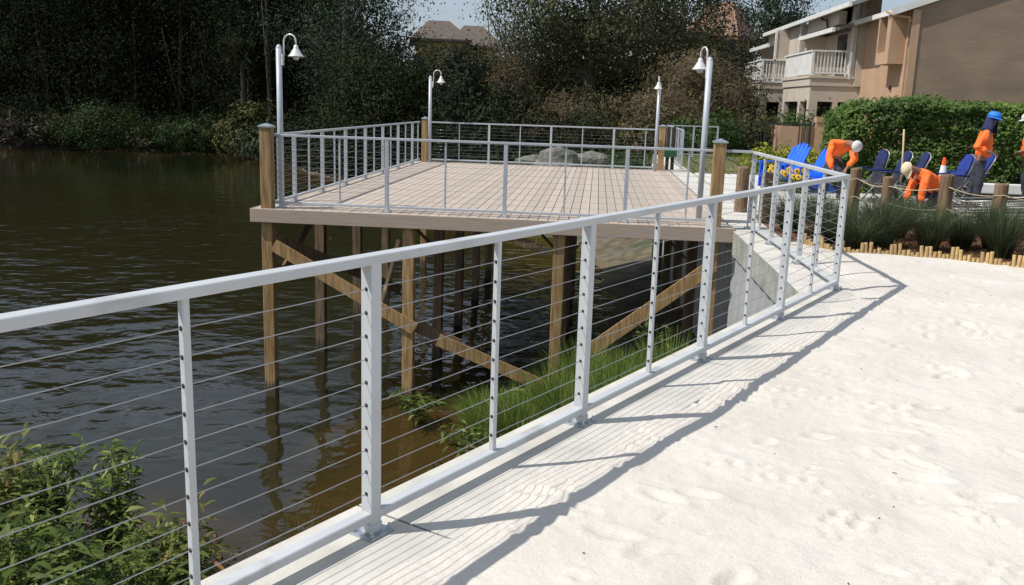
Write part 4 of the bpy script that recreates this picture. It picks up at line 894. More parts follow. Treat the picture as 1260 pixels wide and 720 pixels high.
# ------------------------------------------------------------------ hedge
hd = thing('hedge', 'long clipped glossy green hedge in front of the brown apartment wall', 'hedge', (7.5, 21.2, 0))
rng = np.random.default_rng(41); n = 52000
X = rng.uniform(-2.35, 5.2, n); Yh = rng.uniform(-.95, .95, n); Zh = rng.uniform(0, 1.93, n)
bump_ = .11 * vnoise(X * 1., Zh * 1. + 7, .45, 3) + .07 * vnoise(X, Zh, .18, 8); m_ = rng.integers(0, 10, n)
front = m_ < 5; Yh = np.where(front, -1.0 + bump_ + rng.uniform(-.04, .22, n), Yh); topm = (m_ >= 5) & (m_ < 8); Zh = np.where(topm, 1.92 + bump_ - rng.uniform(-.03, .2, n), Zh)
lft = m_ == 8; X = np.where(lft, -2.3 + bump_ + rng.uniform(0, .2, n), X)
fall = np.clip(1 - (X - 3.0) * .45 * (X > 0.6) * np.clip(X - .6, 0, 1) * .0, 0, 1)
Zh = Zh * np.where(X > .9, 1 - (X - .9) * .11, 1) * np.where(X < -1.9, 1 + (X + 1.9) * .30, 1) * (1 + .035 * vnoise(X, X * 0, .7, 2))
P = np.stack([X, Yh, np.abs(Zh)], 1)
mobj('foliage', leaves('foliage', P, .085, rng, .7, .25, .3, np.clip(.5 + .35 * vnoise(X, Zh, .5, 12), 0, 1), N=np.stack([-.45 + .0 * X, np.where(front, -.75, -.1), .75 + 0 * X], 1)), 'leaf_hedge', hd, kind='stuff')
mb = MB(); r = random.Random(2)
for k in range(30): x = -2.1 + k * .24; mb.tube([(x, 0, 0), (x + r.uniform(-.2, .2), r.uniform(-.3, .3), .9), (x + r.uniform(-.3, .3), r.uniform(-.5, .5), 1.5 - max(0, x) * .15)], [.03, .02, .01], 5)
mb.build('stem', 'trunk', hd)
for i, (x, y, lab) in enumerate([(4.55, 25.4, 'yellow green croton shrub behind the left blue chair'), (5.3, 25.0, 'yellow green croton shrub between the two blue chairs'), (6.0, 24.4, 'yellow tinged shrub left of the bending worker')]):
    shrub(lab, x, y, (.62, .45, .42), 'leaf_yellow', 1500, .10, 50 + i, -.03, 'croton shrubs by the chairs')

# ------------------------------------------------------------------ apartment block (frame turned 1.75 degrees)
BA = radians(1.75)
def bw(x, y): return Vector((x * cos(BA) - y * sin(BA), x * sin(BA) + y * cos(BA), 0))
borg = (12.1, 33.4)
bl = thing('apartment_building', 'two storey stucco apartment block with white balconies and a big blank brown gable wall', 'building', bw(borg[0] - .5, borg[1]), BA)
class LB(MB):
    def box(s, x0, x1, y0, y1, z0, z1): MB.box(s, x0 - borg[0], x1 - borg[0], y0 - borg[1], y1 - borg[1], z0, z1)
    def pt(s, x, y, z): return (x - borg[0], y - borg[1], z)
def bb(name, mat, *boxes, parent=None, bevel=0, kind=None):
    m_ = LB()
    for b_ in boxes: m_.box(*b_)
    return m_.build(name, mat, parent or bl, bevel=bevel, kind=kind)
# big gable wall (faces the camera) and tan side wall
m_ = LB(); zr = lambda x: 5.10 + (x - 11.5) * .36
P_ = [m_.pt(x, y, z) for y in (33.4, 33.7) for x, z in ((12.1, -.3), (36, -.3), (36, zr(36)), (12.1, zr(12.1)))]
m_.add(P_, [(0, 1, 2, 3), (7, 6, 5, 4), (0, 3, 7, 4), (1, 5, 6, 2), (3, 2, 6, 7), (0, 4, 5, 1)]); m_.build('gable_wall', 'stucco_brown', bl)
m_ = LB(); m_.beam(m_.pt(11.35, 33.36, zr(11.35) + .06), m_.pt(37, 33.36, zr(37) + .06), .12, .14, (0, 1, 0)); m_.build('rake_eave', 'roof_gray', bl)
m_ = LB(); m_.beam(m_.pt(11.32, 33.27, zr(11.35) + .05), m_.pt(37, 33.27, zr(37) + .05), .05, .22, (0, 1, 0)); m_.build('rake_board', 'white_paint', bl)
bb('side_wall', 'stucco_tan', (12.1, 12.4, 33.712, 39.0, -.3, 5.3))
bb('corner_band', 'stucco_tan', (12.04, 12.30, 33.36, 33.396, -.3, 5.2), (12.06, 12.097, 33.70, 33.80, -.3, 5.2))
# bay box with recessed window
by0, by1, bz0, bz1 = 34.0, 35.35, 3.42, 5.20; bxf = 11.55
bb('bay_wall', 'stucco_tan', (bxf, 12.097, by0, by1, bz0, bz0 + .42), (bxf, 12.097, by0, by0 + .38, bz0 + .421, bz1), (bxf, 12.097, by1 - .14, by1, bz0 + .421, bz1))
wn = bb('window', 'white_paint', (11.86, 11.90, by0 + .385, by0 + .44, bz0 + .43, bz1), (11.86, 11.90, by1 - .2, by1 - .145, bz0 + .43, bz1), (11.86, 11.90, 34.68, 34.73, bz0 + .43, bz1), (11.86, 11.90, by0 + .441, by1 - .201, bz0 + .422, bz0 + .48))
bb('pane', 'window_glass', (11.905, 11.915, by0 + .386, by1 - .15, bz0 + .43, bz1), parent=wn)
bb('wall_vent', 'iron', (12.03, 12.097, 34.9, 35.05, 2.55, 2.68))
# roofs with white gutters
def eave(x, y0, y1, z, wd, mat='roof_gray', rise=.36, over=.0):
    m_ = LB(); t = .14
    a = [m_.pt(x, y, z) for y in (y0, y1)] + [m_.pt(x + wd, y, z + wd * rise) for y in (y0, y1)] + [m_.pt(x, y, z + t) for y in (y0, y1)] + [m_.pt(x + wd, y, z + wd * rise + t) for y in (y0, y1)]
    m_.add(a, [(0, 1, 3, 2), (4, 6, 7, 5), (0, 4, 5, 1), (2, 3, 7, 6), (0, 2, 6, 4), (1, 5, 7, 3)]); o = m_.build('roof', mat, bl)
    g = bb('gutter', 'white_paint', (x - .12, x - .005, y0 - .02, y1 + .02, z - .02, z + .15), parent=o); g.parent = o
    return o
eave(11.65, 33.41, 39.3, 5.10, 4.5)
eave(10.72, 36.0, 51.5, 5.56, 5.5)
eave(10.84, 38.4, 43.9, 4.84, 1.4, rise=.3)
eave(10.1, 47.0, 51.6, 4.74, 1.5, rise=.3)
# wall behind between the two roofs
bb('upper_wall', 'stucco_beige', (12.0, 12.3, 39.0, 46.9, 2.9, 6.2))
bb('upper_wall', 'stucco_tan', (12.05, 12.35, 38.4, 38.99, 5.31, 6.3))
def unit(xf, yn, yl, depth, first):
    D = xf + depth
    # ground floor walls with openings
    ps = [(xf, D, yn, yn + .25, -.3, 1.10), (xf, xf + .22, yn + .251, yl, -.3, 1.10),
          (xf, xf + .34, yn, yn + .34, 1.101, 2.1), (xf + .95, xf + 1.15, yn, yn + .25, 1.101, 2.1), (D - .5, D, yn, yn + .25, 1.101, 2.1),
          (xf, xf + .22, yn + 1.5, yn + 1.9, 1.101, 2.1), (xf, xf + .22, yl - .4, yl, 1.101, 2.1),
          (xf, D, yn, yn + .25, 2.101, 2.72), (xf, xf + .22, yn + .251, yl, 2.101, 2.72)]
    bb('ground_floor_wall', 'stucco_beige', *ps)
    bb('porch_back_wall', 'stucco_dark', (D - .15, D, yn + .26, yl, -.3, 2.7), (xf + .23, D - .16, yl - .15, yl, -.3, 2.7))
    bb('balcony_slab', 'stucco_beige', (xf - .05, D, yn - .05, yl + .05, 2.721, 3.02))
    bb('balcony_band', 'white_paint' if not first else 'stucco_beige', (xf - .09, D, yn - .09, yl + .09, 3.021, 3.12))
    # closed boarded side with its boards, facing the lake
    nb = 14; rail = bb('balcony_rail', 'white_paint', (xf - .06, xf + .06, yn - .06, yl + .06, 4.06, 4.12), (xf + .061, D - .35, yn - .06, yn + .06, 4.06, 4.12), (xf + .061, D - .35, yn - .03, yn + .03, 3.20, 3.27))
    L = yl - yn - .2
    for k in range(nb): bb('balcony_board', 'white_paint', (xf - .015, xf + .012 + (k % 2) * .006, yn + .1 + L * k / nb + .01, yn + .1 + L * (k + 1) / nb - .01, 3.18, 4.059))
    m_ = LB(); nb2 = 11; L2 = D - .35 - xf - .1
    for k in range(nb2):
        xx = xf + .12 + L2 * (k + .5) / nb2; m_.box(xx - .022, xx + .022, yn - .02, yn + .02, 3.271, 4.059)
        m_.box(xx - .05, xx + .05, yn - .016, yn + .016, 3.30, 3.46)
    m_.build('balusters', 'white_paint', bl, kind='stuff')
    bb('corner_post', 'white_paint', (xf - .05, xf + .05, yn - .05, yn + .05, 3.121, 4.059)); bb('corner_post', 'white_paint', (D - .42, D - .32, yn - .05, yn + .05, 3.121, 6.0 if first else 5.6))
    bb('balcony_back_wall', 'stucco_beige', (D - .3, D, yn + .0, yl, 3.03, 4.98), (xf + .8, D - .301, yl - .2, yl, 3.03, 4.98))
    dr = bb('balcony_door', 'white_paint', (D - .36, D - .302, yn + 1.0, yn + 1.06, 3.03, 4.9), (D - .36, D - .302, yn + 2.6, yn + 2.66, 3.03, 4.9)); bb('pane', 'window_glass', (D - .34, D - .315, yn + 1.061, yn + 2.599, 3.03, 4.88), parent=dr)
unit(10.15, 38.7, 43.5, 1.95, True)
unit(9.75, 46.6, 51.2, 2.1, False)
bb('party_wall', 'stucco_beige', (11.85, 12.6, 38.6, 38.69, 2.73, 6.1), (11.6, 12.05, 38.695, 39.0, 3.0, 6.1))
bb('wall_trim', 'white_paint', (11.58, 11.66, 38.60, 38.68, 3.0, 5.8))
bb('upper_wall', 'stucco_beige', (11.3, 12.5, 44.0, 44.25, 2.9, 5.7), (10.95, 11.2, 44.3, 46.9, 2.9, 5.6), (10.35, 10.949, 46.62, 46.8, 3.1, 5.5))
bb('wall_trim', 'white_paint', (10.87, 10.947, 44.3, 44.4, 2.9, 5.6)); bb('wall_trim', 'white_paint', (10.25, 10.348, 46.58, 46.7, 3.1, 5.45))
w2 = bb('window', 'white_paint', (11.6, 12.2, 43.86, 43.99, 4.0, 4.08), (11.6, 12.2, 43.86, 43.99, 4.62, 4.70), (11.6, 11.68, 43.86, 43.99, 4.081, 4.619), (12.12, 12.2, 43.86, 43.99, 4.081, 4.619)); bb('pane', 'window_glass', (11.681, 12.119, 43.95, 43.985, 4.081, 4.619), parent=w2)
bb('upper_wall', 'stucco_beige', (11.1, 11.4, 39.0, 43.9, 5.15, 5.68)); bb('upper_wall', 'stucco_beige', (10.9, 11.25, 47.0, 51.4, 5.0, 5.62))
m_ = LB(); m_.tube([m_.pt(10.95, 41.2, 5.62), m_.pt(11.0, 41.0, 5.5), m_.pt(11.0, 40.4, 5.42), m_.pt(11.0, 40.2, 5.1)], .05, 8); m_.build('downspout', 'trunk', bl)
m_ = LB(); m_.tube([m_.pt(11.4, 34.2, 5.2), m_.pt(11.6, 33.9, 5.05), m_.pt(12.0, 33.5, 4.95), m_.pt(12.0, 33.42, 4.8)], .045, 8); m_.build('downspout', 'stucco_tan', bl)
bb('garden_wall', 'stucco_tan', (8.5, 10.1, 36.0, 36.25, -.3, 1.12), (10.101, 12.0, 36.3, 36.5, -.3, 1.12), (8.5, 8.75, 36.251, 38.5, -.3, 1.12))
bb('wall_post', 'stucco_tan', (9.8, 10.1, 35.9, 35.999, -.3, 1.3), (9.8, 10.25, 35.86, 36.3, 1.301, 1.5))
# houses beyond the trees
def house(label, x, y, wx, dy, ze, ridge, rmat, rz, wins):
    H = thing('house', label, 'house', (x, y, -.4), rz)
    m_ = MB(); m_.box(-wx / 2, wx / 2, -dy / 2, dy / 2, 0, ze); wl = m_.build('wall', 'stucco_yellow', H)
    m_ = MB(); o_ = .6; rx = wx / 2 + o_; ry = dy / 2 + o_; rl = wx * .22
    m_.add([(-rx, -ry, ze - .1), (rx, -ry, ze - .1), (rx, ry, ze - .1), (-rx, ry, ze - .1), (-rl, 0, ridge), (rl, 0, ridge), (-rx, -ry, ze + .12), (rx, -ry, ze + .12), (rx, ry, ze + .12), (-rx, ry, ze + .12)],
           [(3, 2, 1, 0), (0, 1, 7, 6), (1, 2, 8, 7), (2, 3, 9, 8), (3, 0, 6, 9), (6, 7, 5, 4), (7, 8, 5), (8, 9, 4, 5), (9, 6, 4)]); m_.build('roof', rmat, H)
    for wx_, wz in wins:
        m_ = MB()
        for a_, b_, c_, d_ in ((-.62, -.52, -.75, .75), (.52, .62, -.75, .75), (-.519, .519, .66, .75), (-.519, .519, -.75, -.66)): m_.box(wx_ + a_, wx_ + b_, -dy / 2 - .06, -dy / 2 - .003, wz + c_, wz + d_)
        f__ = m_.build('window', 'white_paint', H); m_ = MB(); m_.box(wx_ - .518, wx_ + .518, -dy / 2 - .03, -dy / 2 - .006, wz - .659, wz + .659); m_.build('pane', 'window_glass', f__)
house('yellow walled house with brown hip roof showing over the trees on the left', -15.9, 92, 4.6, 8, 7.6, 9.7, 'roof_brown', radians(12), [(-2, 5.5), (1.5, 5.5), (-2, 2.2)])
house('lower yellow house with a long brown roof right of the hip roofed one', -13.2, 97, 4.4, 8, 7.4, 9.7, 'roof_brown', radians(8), [(0, 5.4)])
house('yellow walled house with steep orange roof above the brown thicket', 9.3, 76, 3.6, 6, 7.3, 10.3, 'roof_orange', radians(-24), [(-1.5, 7), (1.6, 7)])

# ------------------------------------------------------------------ black picket fence by the lawn
fa, fb = Vector((4.75, 36.6, -.03)), Vector((8.0, 36.2, -.03)); fl = (fb - fa).length; ang = math.atan2(fb.y - fa.y, fb.x - fa.x)
T = thing('iron_fence', 'black metal picket fence at the back of the lawn before clipped shrubs', 'fence', fa, ang)
m_ = MB(); m_.box(0, fl, -.015, .015, 1.22, 1.26); m_.build('top_rail', 'iron', T)
m_ = MB(); m_.box(0, fl, -.015, .015, .12, .15); m_.build('bottom_rail', 'iron', T)
m_ = MB(); m_.box(-.012, .012, -.0145, .0145, .0, 1.30); p_ = m_.build('picket', 'iron', T)
for i in range(int(fl / .115)): 
    if i: inst(p_, T, (i * .115, 0, 0))
m_ = MB(); m_.box(-.03, .03, -.04, .04, 0, 1.36); p_ = m_.build('post', 'iron', T)
for i in (1, 2): inst(p_, T, (fl * i / 2, 0, 0))
# ------------------------------------------------------------------ blue garden chairs
def adirondack(label, x, y, rz, first=None):
    T = thing('garden_chair', label, 'chair', (x, y, -.03), rz, 'blue slatted garden chairs')
    # local: faces -x; y across
    for k in range(5):
        yy = (k - 2) * .105; hgt = (.80, .87, .90, .87, .80)[k]; m_ = MB(); c_, s_ = cos(radians(33)), sin(radians(33)); t = .02
        prof = [(.0, -.045), (.75, -.05), (.93, -.04), (.99, 0), (.93, .04), (.75, .05), (0, .045)]
        vs = []
        for o_ in (0, t): vs += [(.12 + u * hgt * s_ + o_ * c_, yy + v, .28 + u * hgt * c_ - o_ * s_) for u, v in prof]
        n = len(prof); m_.add(vs, [tuple(range(n)), tuple(range(2 * n - 1, n - 1, -1))] + [(i, i + n, (i + 1) % n + n, (i + 1) % n) for i in range(n)]); m_.build('back_slat', 'blue_plastic', T)
    for k in range(6):
        m_ = MB(); xx = -.38 + k * .095; m_.box(xx - .042, xx + .042, -.27, .27, .36 - k * .022, .38 - k * .022); m_.build('seat_slat', 'blue_plastic', T)
    for s_ in (-1, 1):
        m_ = MB(); m_.box(-.48, .32, s_ * .34 - .07, s_ * .34 + .07, .56, .585); m_.build('armrest', 'blue_plastic', T, bevel=.008)
        m_ = MB(); m_.beam((-.42, s_ * .30, 0), (-.40, s_ * .30, .559), .10, .03, (1, 0, 0)); m_.build('front_leg', 'blue_plastic', T)
        m_ = MB(); m_.beam((-.44, s_ * .268, .31), (.5, s_ * .268, .05), .03, .12, (0, 1, 0)); m_.build('rear_leg', 'blue_plastic', T)
        m_ = MB(); m_.beam((.24, s_ * .30, .1), (.26, s_ * .30, .559), .07, .025, (1, 0, 0)); m_.build('arm_brace', 'blue_plastic', T)
    m_ = MB(); m_.box(.14, .17, -.26, .26, .34, .42); m_.build('back_brace', 'blue_plastic', T)
adirondack('left of two bright blue slatted garden chairs, leaning back to the right', 4.2, 21.2, radians(38))
adirondack('right of two bright blue slatted garden chairs, next to the bending worker', 4.55, 20.1, radians(32))
for i, (x, y, lab) in enumerate([(3.83, 20.0, 'clump of yellow brown eyed flowers before the left blue chair'), (4.18, 19.6, 'clump of yellow brown eyed flowers below the right blue chair')]):
    rng = np.random.default_rng(70 + i); T = thing('flower_clump', lab, 'flowers', (x, y, -.03)); b, hh, ln = tuft(rng, 160, .14, .42, .2, .02)
    mobj('foliage', blades('foliage', b, hh, ln, .022, rng), 'blade_green', T, kind='stuff')
    m_ = MB(); m2_ = MB(); r = random.Random(i)
    for k in range(7):
        px_, py_, pz = r.uniform(-.2, .2), r.uniform(-.2, .2), r.uniform(.34, .52); nrm = Vector((r.uniform(-.4, .4), -1, r.uniform(-.1, .6))).normalized()
        m_.lathe((px_, py_, pz), [(0, .0), (.035, .004), (.062, 0)], 9, nrm); m2_.lathe((px_, py_, pz), [(.022, .004), (.018, .014), (0, .018)], 7, nrm)
        m_.tube([(px_ * .4, py_ * .4, 0), (px_, py_, pz)], .004, 4)
    pe = m_.build('petals', 'leaf_yellow', T); me = pe.data; pe.data.materials.clear(); pe.data.materials.append(MATS['cap_cream'] if False else bpy.data.materials.get('flower_yellow') or noise_mat('flower_yellow', (.7, .42, .02), (.8, .52, .04), 9, bump=0)); m2_.build('flower_centre', 'trunk', T)
# ------------------------------------------------------------------ sling chairs
def sling(label, x, y, rz, lean=.25, sc=1.0, blue='blue_sling'):
    T = thing('sling_chair', label, 'chair', (x, y, -.02), rz, 'blue and black sling chairs beside the hedge'); T.scale = (sc * .88, sc * .72, sc * 1.02)
    top = Vector((lean, 0, .98)); n = 10; pts = [(0, -.25, .36), (lean * .8, -.26, .84)] + [(lean * (.86 + .14 * sin(t)), -.26 * cos(t), .86 + .12 * sin(t)) for t in np.linspace(.15, pi - .15, n)] + [(lean * .8, .26, .84), (0, .25, .36)]
    m_ = MB(); m_.tube(pts, .014, 7); m_.build('back_frame', 'aluminium', T, smooth=True)
    m_ = MB(); m_.add([(lean * .42, -.24, .60), (lean * .42, .24, .60), (lean * .8, .245, .84), (lean * .97, .14, .955), (lean, 0, .975), (lean * .97, -.14, .955), (lean * .8, -.245, .84)], [(0, 1, 2, 3, 4, 5, 6)]); o = m_.build('head_cushion', blue, T); s_ = o.modifiers.new('s', 'SOLIDIFY'); s_.thickness = .05
    m_ = MB(); m_.add([(.0, -.235, .36), (.0, .235, .36), (lean * .42, .235, .598), (lean * .42, -.235, .598)], [(0, 1, 2, 3)]); o = m_.build('back_sling', 'black_sling', T); s_ = o.modifiers.new('s', 'SOLIDIFY'); s_.thickness = .012
    m_ = MB(); m_.add([(-.48, -.235, .40), (-.48, .235, .40), (-.01, .235, .345), (-.01, -.235, .345)], [(0, 1, 2, 3)]); o = m_.build('seat_sling', 'black_sling', T); s_ = o.modifiers.new('s', 'SOLIDIFY'); s_.thickness = .012
    for sy in (-1, 1):
        m_ = MB(); m_.tube([(-.5, sy * .26, .40), (.02, sy * .26, .345)], .014, 7); m_.build('seat_rail', 'aluminium', T, smooth=True)
        m_ = MB(); m_.tube([(.12, sy * .28, .56), (-.46, sy * .28, .0)], .014, 7); m_.build('leg', 'aluminium', T, smooth=True)
        m_ = MB(); m_.tube([(-.46, sy * .275, .40), (.30, sy * .275, .0)], .014, 7); m_.build('leg', 'aluminium', T, smooth=True)
        m_ = MB(); m_.tube([(.16, sy * .30, .60), (-.1, sy * .31, .62), (-.4, sy * .30, .6)], .017, 7); m_.build('armrest', blue, T, smooth=True)
for lab, px_, Y, rz, le, bm_ in [('narrow blue backed sling chair standing upright against the hedge, leftmost', 1081, 18.9, 15, .16, 'blue_sling'), ('blue backed sling chair left of the tall wooden handle', 1103, 18.2, 8, .30, 'blue_sling'),
                           ('sling chair half hidden behind the crouching worker', 1124, 17.9, 4, .32, 'blue_sling'),
                           ('bright blue sling chair right of the traffic cone', 1189, 18.6, 6, .34, 'blue_bright'), ('bright blue sling chair touching the standing worker', 1203, 18.4, -4, .34, 'blue_bright'), ('sling chair low between the cone and the last bollard', 1181, 17.8, 10, .26, 'blue_bright')]:
    sling(lab, xat(px_, Y), Y, radians(rz), le, 1.0, bm_)
# stack of bare chair frames
T = thing('frame_stack', 'low heap of bare aluminium chair frames near the last bollard', 'chair frames', (6.75, 15.4, 0)); r = random.Random(5)
for k in range(9):
    z = .04 + k * .045; a = r.uniform(-.12, .12); L, W = .78, .25; dx = r.uniform(-.25, .25); dy = r.uniform(-.15, .15); pts = []
    for u, v in ((-L, -W), (L, -W), (L + .06, 0), (L, W), (-L, W), (-L - .04, 0), (-L, -W)): pts.append((dx + u * cos(a) - v * sin(a), dy + u * sin(a) + v * cos(a), z + .05 * u))
    m_ = MB(); m_.tube(pts, .014, 6); m_.build('frame', 'aluminium', T, smooth=True)
T = thing('frame_stack', 'second heap of bare aluminium chair frames at the right edge under the workers', 'chair frames', (8.1, 16.1, 0))
for k in range(8):
    z = .04 + k * .045; a = r.uniform(-.2, .2); L, W = .75, .25; dx = r.uniform(-.2, .2); dy = r.uniform(-.15, .15); pts = []
    for u, v in ((-L, -W), (L, -W), (L + .06, 0), (L, W), (-L, W), (-L - .04, 0), (-L, -W)): pts.append((dx + u * cos(a) - v * sin(a), dy + u * sin(a) + v * cos(a), z + .08 * u))
    m_ = MB(); m_.tube(pts, .014, 6); m_.build('frame', 'aluminium', T, smooth=True)
m_ = MB(); m_.box(-1.3, 2.4, -.11, .11, 0, .20); o = m_.build('curb', 'white_paint', bevel=.02); o.location = (9.0, 19.6, .15); tag(o, 'long white beam lying along the hedge foot behind the standing worker', 'beam')
m_ = MB(); m_.box(-1.2, 2.3, -.08, .08, 0, .17); o = m_.build('sleeper', 'dark_wood'); o.location = (9.0, 19.6, -.02); tag(o, 'dark timber sleeper under the long white beam', 'beam')
# shovel handle and cone
m_ = MB()
T = thing('shovel', 'shovel stuck upright in the gravel, its long pale handle before the hedge', 'shovel', (xat(1113, 17.9), 17.9, -.02))
m_.tube([(0, 0, .2), (-.02, 0, .8), (-.06, 0, 1.42)], .017, 8); m_.build('handle', 'handle_wood', T, smooth=True)
m_ = MB(); m_.add([(-.11, 0, .24), (.11, 0, .24), (.12, 0, .08), (.07, 0, -.02), (0, 0, -.06), (-.07, 0, -.02), (-.12, 0, .08)], [(0, 1, 2, 3, 4, 5, 6)]); o = m_.build('blade', 'iron', T); o.modifiers.new('s', 'SOLIDIFY').thickness = .006
T = thing('traffic_cone', 'orange traffic cone with two white bands between the crouching worker and blue chairs', 'traffic cone', (xat(1163, 18.6), 18.6, -.02))
m_ = MB(); m_.box(-.2, .2, -.2, .2, 0, .03); m_.build('base', 'cone_orange', T, bevel=.01)
R_ = lambda z: .145 - .118 * (z - .03) / .87
for nm_, mt, z0, z1, e_ in (('body', 'cone_orange', .03, .30, 0), ('band', 'cone_white', .30, .47, .002), ('body', 'cone_orange', .47, .56, 0), ('band', 'cone_white', .56, .75, .002), ('tip', 'cone_orange', .75, .90, 0)):
    m_ = MB(); m_.lathe((0, 0, 0), [(R_(z0) + e_, z0), (R_(z1) + e_, z1)] + ([(0.0, .905)] if nm_ == 'tip' else []), 18); m_.build(nm_, mt, T, smooth=False)
# posts with green box and white bag at the far right deck corner
T = thing('waste_station', 'green box on two dark posts at the far right corner of the deck', 'bin', (1.98, 25.4, 0))
for s_ in (-1, 1): m_ = MB(); m_.beam((s_ * .07, 0, 0), (s_ * .07, 0, 1.16), .09, .09, (1, 0, 0), bev=.005); m_.build('post', 'dark_wood', T)
m_ = MB(); m_.box(-.17, .17, -.16, -.047, .36, .62); m_.build('box', 'green_box', T, bevel=.015)
bm = bmesh.new(); bmesh.ops.create_icosphere(bm, subdivisions=3, radius=.13)
for v in bm.verts: v.co *= 1 + .12 * sin(v.co.x * 40) * cos(v.co.z * 33); v.co.z *= .9
me = bpy.data.meshes.new('plastic_bag'); bm.to_mesh(me); o = mobj('plastic_bag', me, 'bag', smooth=True); o.location = (1.62, 24.98, .10 + .03); tag(o, 'crumpled white bag on the deck corner beside the far right lamp', 'bag')
m_ = MB(); m_.tube([(2.9, 27.2, .62), (3.3, 26.5, .50), (3.9, 25.6, .18), (4.1, 25.3, 0)], .02, 6); o = m_.build('hose', 'iron', smooth=True); tag(o, 'dark hose slanting down to the lawn beyond the deck', 'hose')

# ------------------------------------------------------------------ people
def skin(name, J, E_, mat, parent, sub=2, root=0):
    """J: list of (x,y,z,r) or (x,y,z,(rx,ry))"""
    me = bpy.data.meshes.new(name); me.from_pydata([j[:3] for j in J], E_, []); me.update(); o = mobj(name, me, mat, parent)
    md = o.modifiers.new('Skin', 'SKIN'); md.use_smooth_shade = True; md.branch_smoothing = .4
    for i, j in enumerate(J):
        rr = j[3]; me.skin_vertices[0].data[i].radius = rr if hasattr(rr, '__len__') else (rr, rr); me.skin_vertices[0].data[i].use_root = (i == root)
    sb = o.modifiers.new('Sub', 'SUBSURF'); sb.levels = sb.render_levels = sub
    return o
def fold(o, st_, sz_):
    tx = bpy.data.textures.new('folds', 'CLOUDS'); tx.noise_scale = sz_; tx.noise_depth = 2
    d_ = o.modifiers.new('Folds', 'DISPLACE'); d_.texture = tx; d_.strength = st_; d_.mid_level = .45; return o
def lerp(a, b, t): return tuple(a[i] * (1 - t) + b[i] * t for i in range(3))
def person(label, x, y, rz, p, hat, z=-.02):
    """p: joints pelvis, chest, neck, head, and for 0/1: sh, el, wr, hip, kn, an, toe"""
    T = thing('person', label, 'person', (x, y, z), rz)
    J = []; E_ = []
    def add(pt, r, par=None):
        J.append((*pt, r)); i = len(J) - 1
        if par is not None: E_.append((par, i))
        return i
    pel = add(p['pelvis'], .10); wa = add(lerp(p['pelvis'], p['chest'], .45), .10, pel); ch = add(p['chest'], .12, wa); nk = add(p['neck'], .055, ch)
    hd_ = Vector(p['head']); nkv = Vector(p['neck']); upv = (hd_ - nkv).normalized(); h0_ = add(tuple(hd_ - upv * .05), .066, nk); h1_ = add(tuple(hd_ + upv * .045), .088, h0_)
    for s_ in (0, 1):
        S_, El, Wr = p['sh'][s_], p['el'][s_], p['wr'][s_]
        a = add(S_, .052, ch); b = add(El, .042, a); c = add(Wr, .028, b)
        d = (Vector(Wr) - Vector(El)).normalized(); palm = Vector(Wr) + d * .05; q = add(tuple(palm), (.036, .02), c)
        side = d.cross(Vector((0, 0, 1)) if abs(d.z) < .9 else Vector((0, 1, 0))).normalized(); cur = Vector((0, 0, -1)) if abs(d.z) < .9 else Vector((1, 0, 0))
        for k, L in enumerate((.062, .072, .068, .052)):
            f0 = palm + d * .038 + side * (k - 1.5) * .02; e0 = add(tuple(f0), .010, q); f1 = f0 + d * L * .55 + cur * .012; e1 = add(tuple(f1), .009, e0); add(tuple(f1 + d * L * .25 + cur * .03), .008, e1)
        t0 = add(tuple(palm - side * .038), .011, q); add(tuple(palm - side * .062 + d * .045), .009, t0)
        a = add(p['hip'][s_], .085, pel); b = add(p['kn'][s_], .055, a); c = add(p['an'][s_], .04, b); add(p['toe'][s_], .04, c)
    skin('body', J, E_, 'skin_mat', T)
    # shirt
    J = []; E_ = []
    def mid(a, b, t): return lerp(a, b, t)
    c = add(p['chest'], (.185, .165)); n_ = add(mid(p['chest'], p['neck'], .85), .075, c); w_ = add(mid(p['pelvis'], p['chest'], .5), (.18, .155), c); h_ = add(mid(p['pelvis'], p['chest'], .02), (.185, .165), w_)
    for s_ in (0, 1):
        a = add(mid(p['chest'], p['sh'][s_], .92), .088, c); b = add(p['el'][s_], .068, a); add(mid(p['el'][s_], p['wr'][s_], .82), .050, b)
    fold(skin('shirt', J, E_, 'hi_vis', T, 3), .055, .11)
    J = []; E_ = []
    c = add(mid(p['pelvis'], p['chest'], .04), (.15, .13)); c2 = add(p['pelvis'], (.15, .13), c)
    for s_ in (0, 1):
        a = add(mid(p['hip'][s_], p['kn'][s_], .15), .098, c2); b = add(p['kn'][s_], .078, a); add(mid(p['kn'][s_], p['an'][s_], .93), .062, b)
    fold(skin('trousers', J, E_, 'denim', T, 3), .045, .12)
    for s_ in (0, 1):
        an, to = Vector(p['an'][s_]), Vector(p['toe'][s_]); J = []; E_ = []; a = add(tuple(an + (an - to).normalized() * .03), .052); b = add(tuple(an.lerp(to, .6)), (.05, .04), a); add(tuple(to + (to - an).normalized() * .03), (.045, .03), b); skin('boot', J, E_, 'boot', T)
    # head details: frame with z = up the skull, x = facing
    F_ = Vector(p['face']).normalized(); F_ = (F_ - upv * F_.dot(upv)).normalized(); Sd = upv.cross(F_)
    def W(f, s, u): return tuple(hd_ + F_ * f + Sd * s + upv * u)
    m_ = MB(); m_.add([W(.082, -.016, -.02), W(.082, .016, -.02), W(.112, 0, -.018), W(.086, 0, .03)], [(0, 2, 3), (2, 1, 3), (0, 1, 2)]); m_.build('nose', 'skin_mat', T)
    for s_ in (-1, 1):
        m_ = MB(); m_.lathe(W(.078, s_ * .032, .022), [(0, .012), (.009, .006), (.012, 0)], 8, tuple(F_)); m_.build('eye', 'hair_mat', T)
        m_ = MB(); m_.lathe(W(0, s_ * .082, 0), [(0, .014), (.02, .01), (.028, 0)], 8, tuple(Sd * s_)); m_.build('ear', 'skin_mat', T)
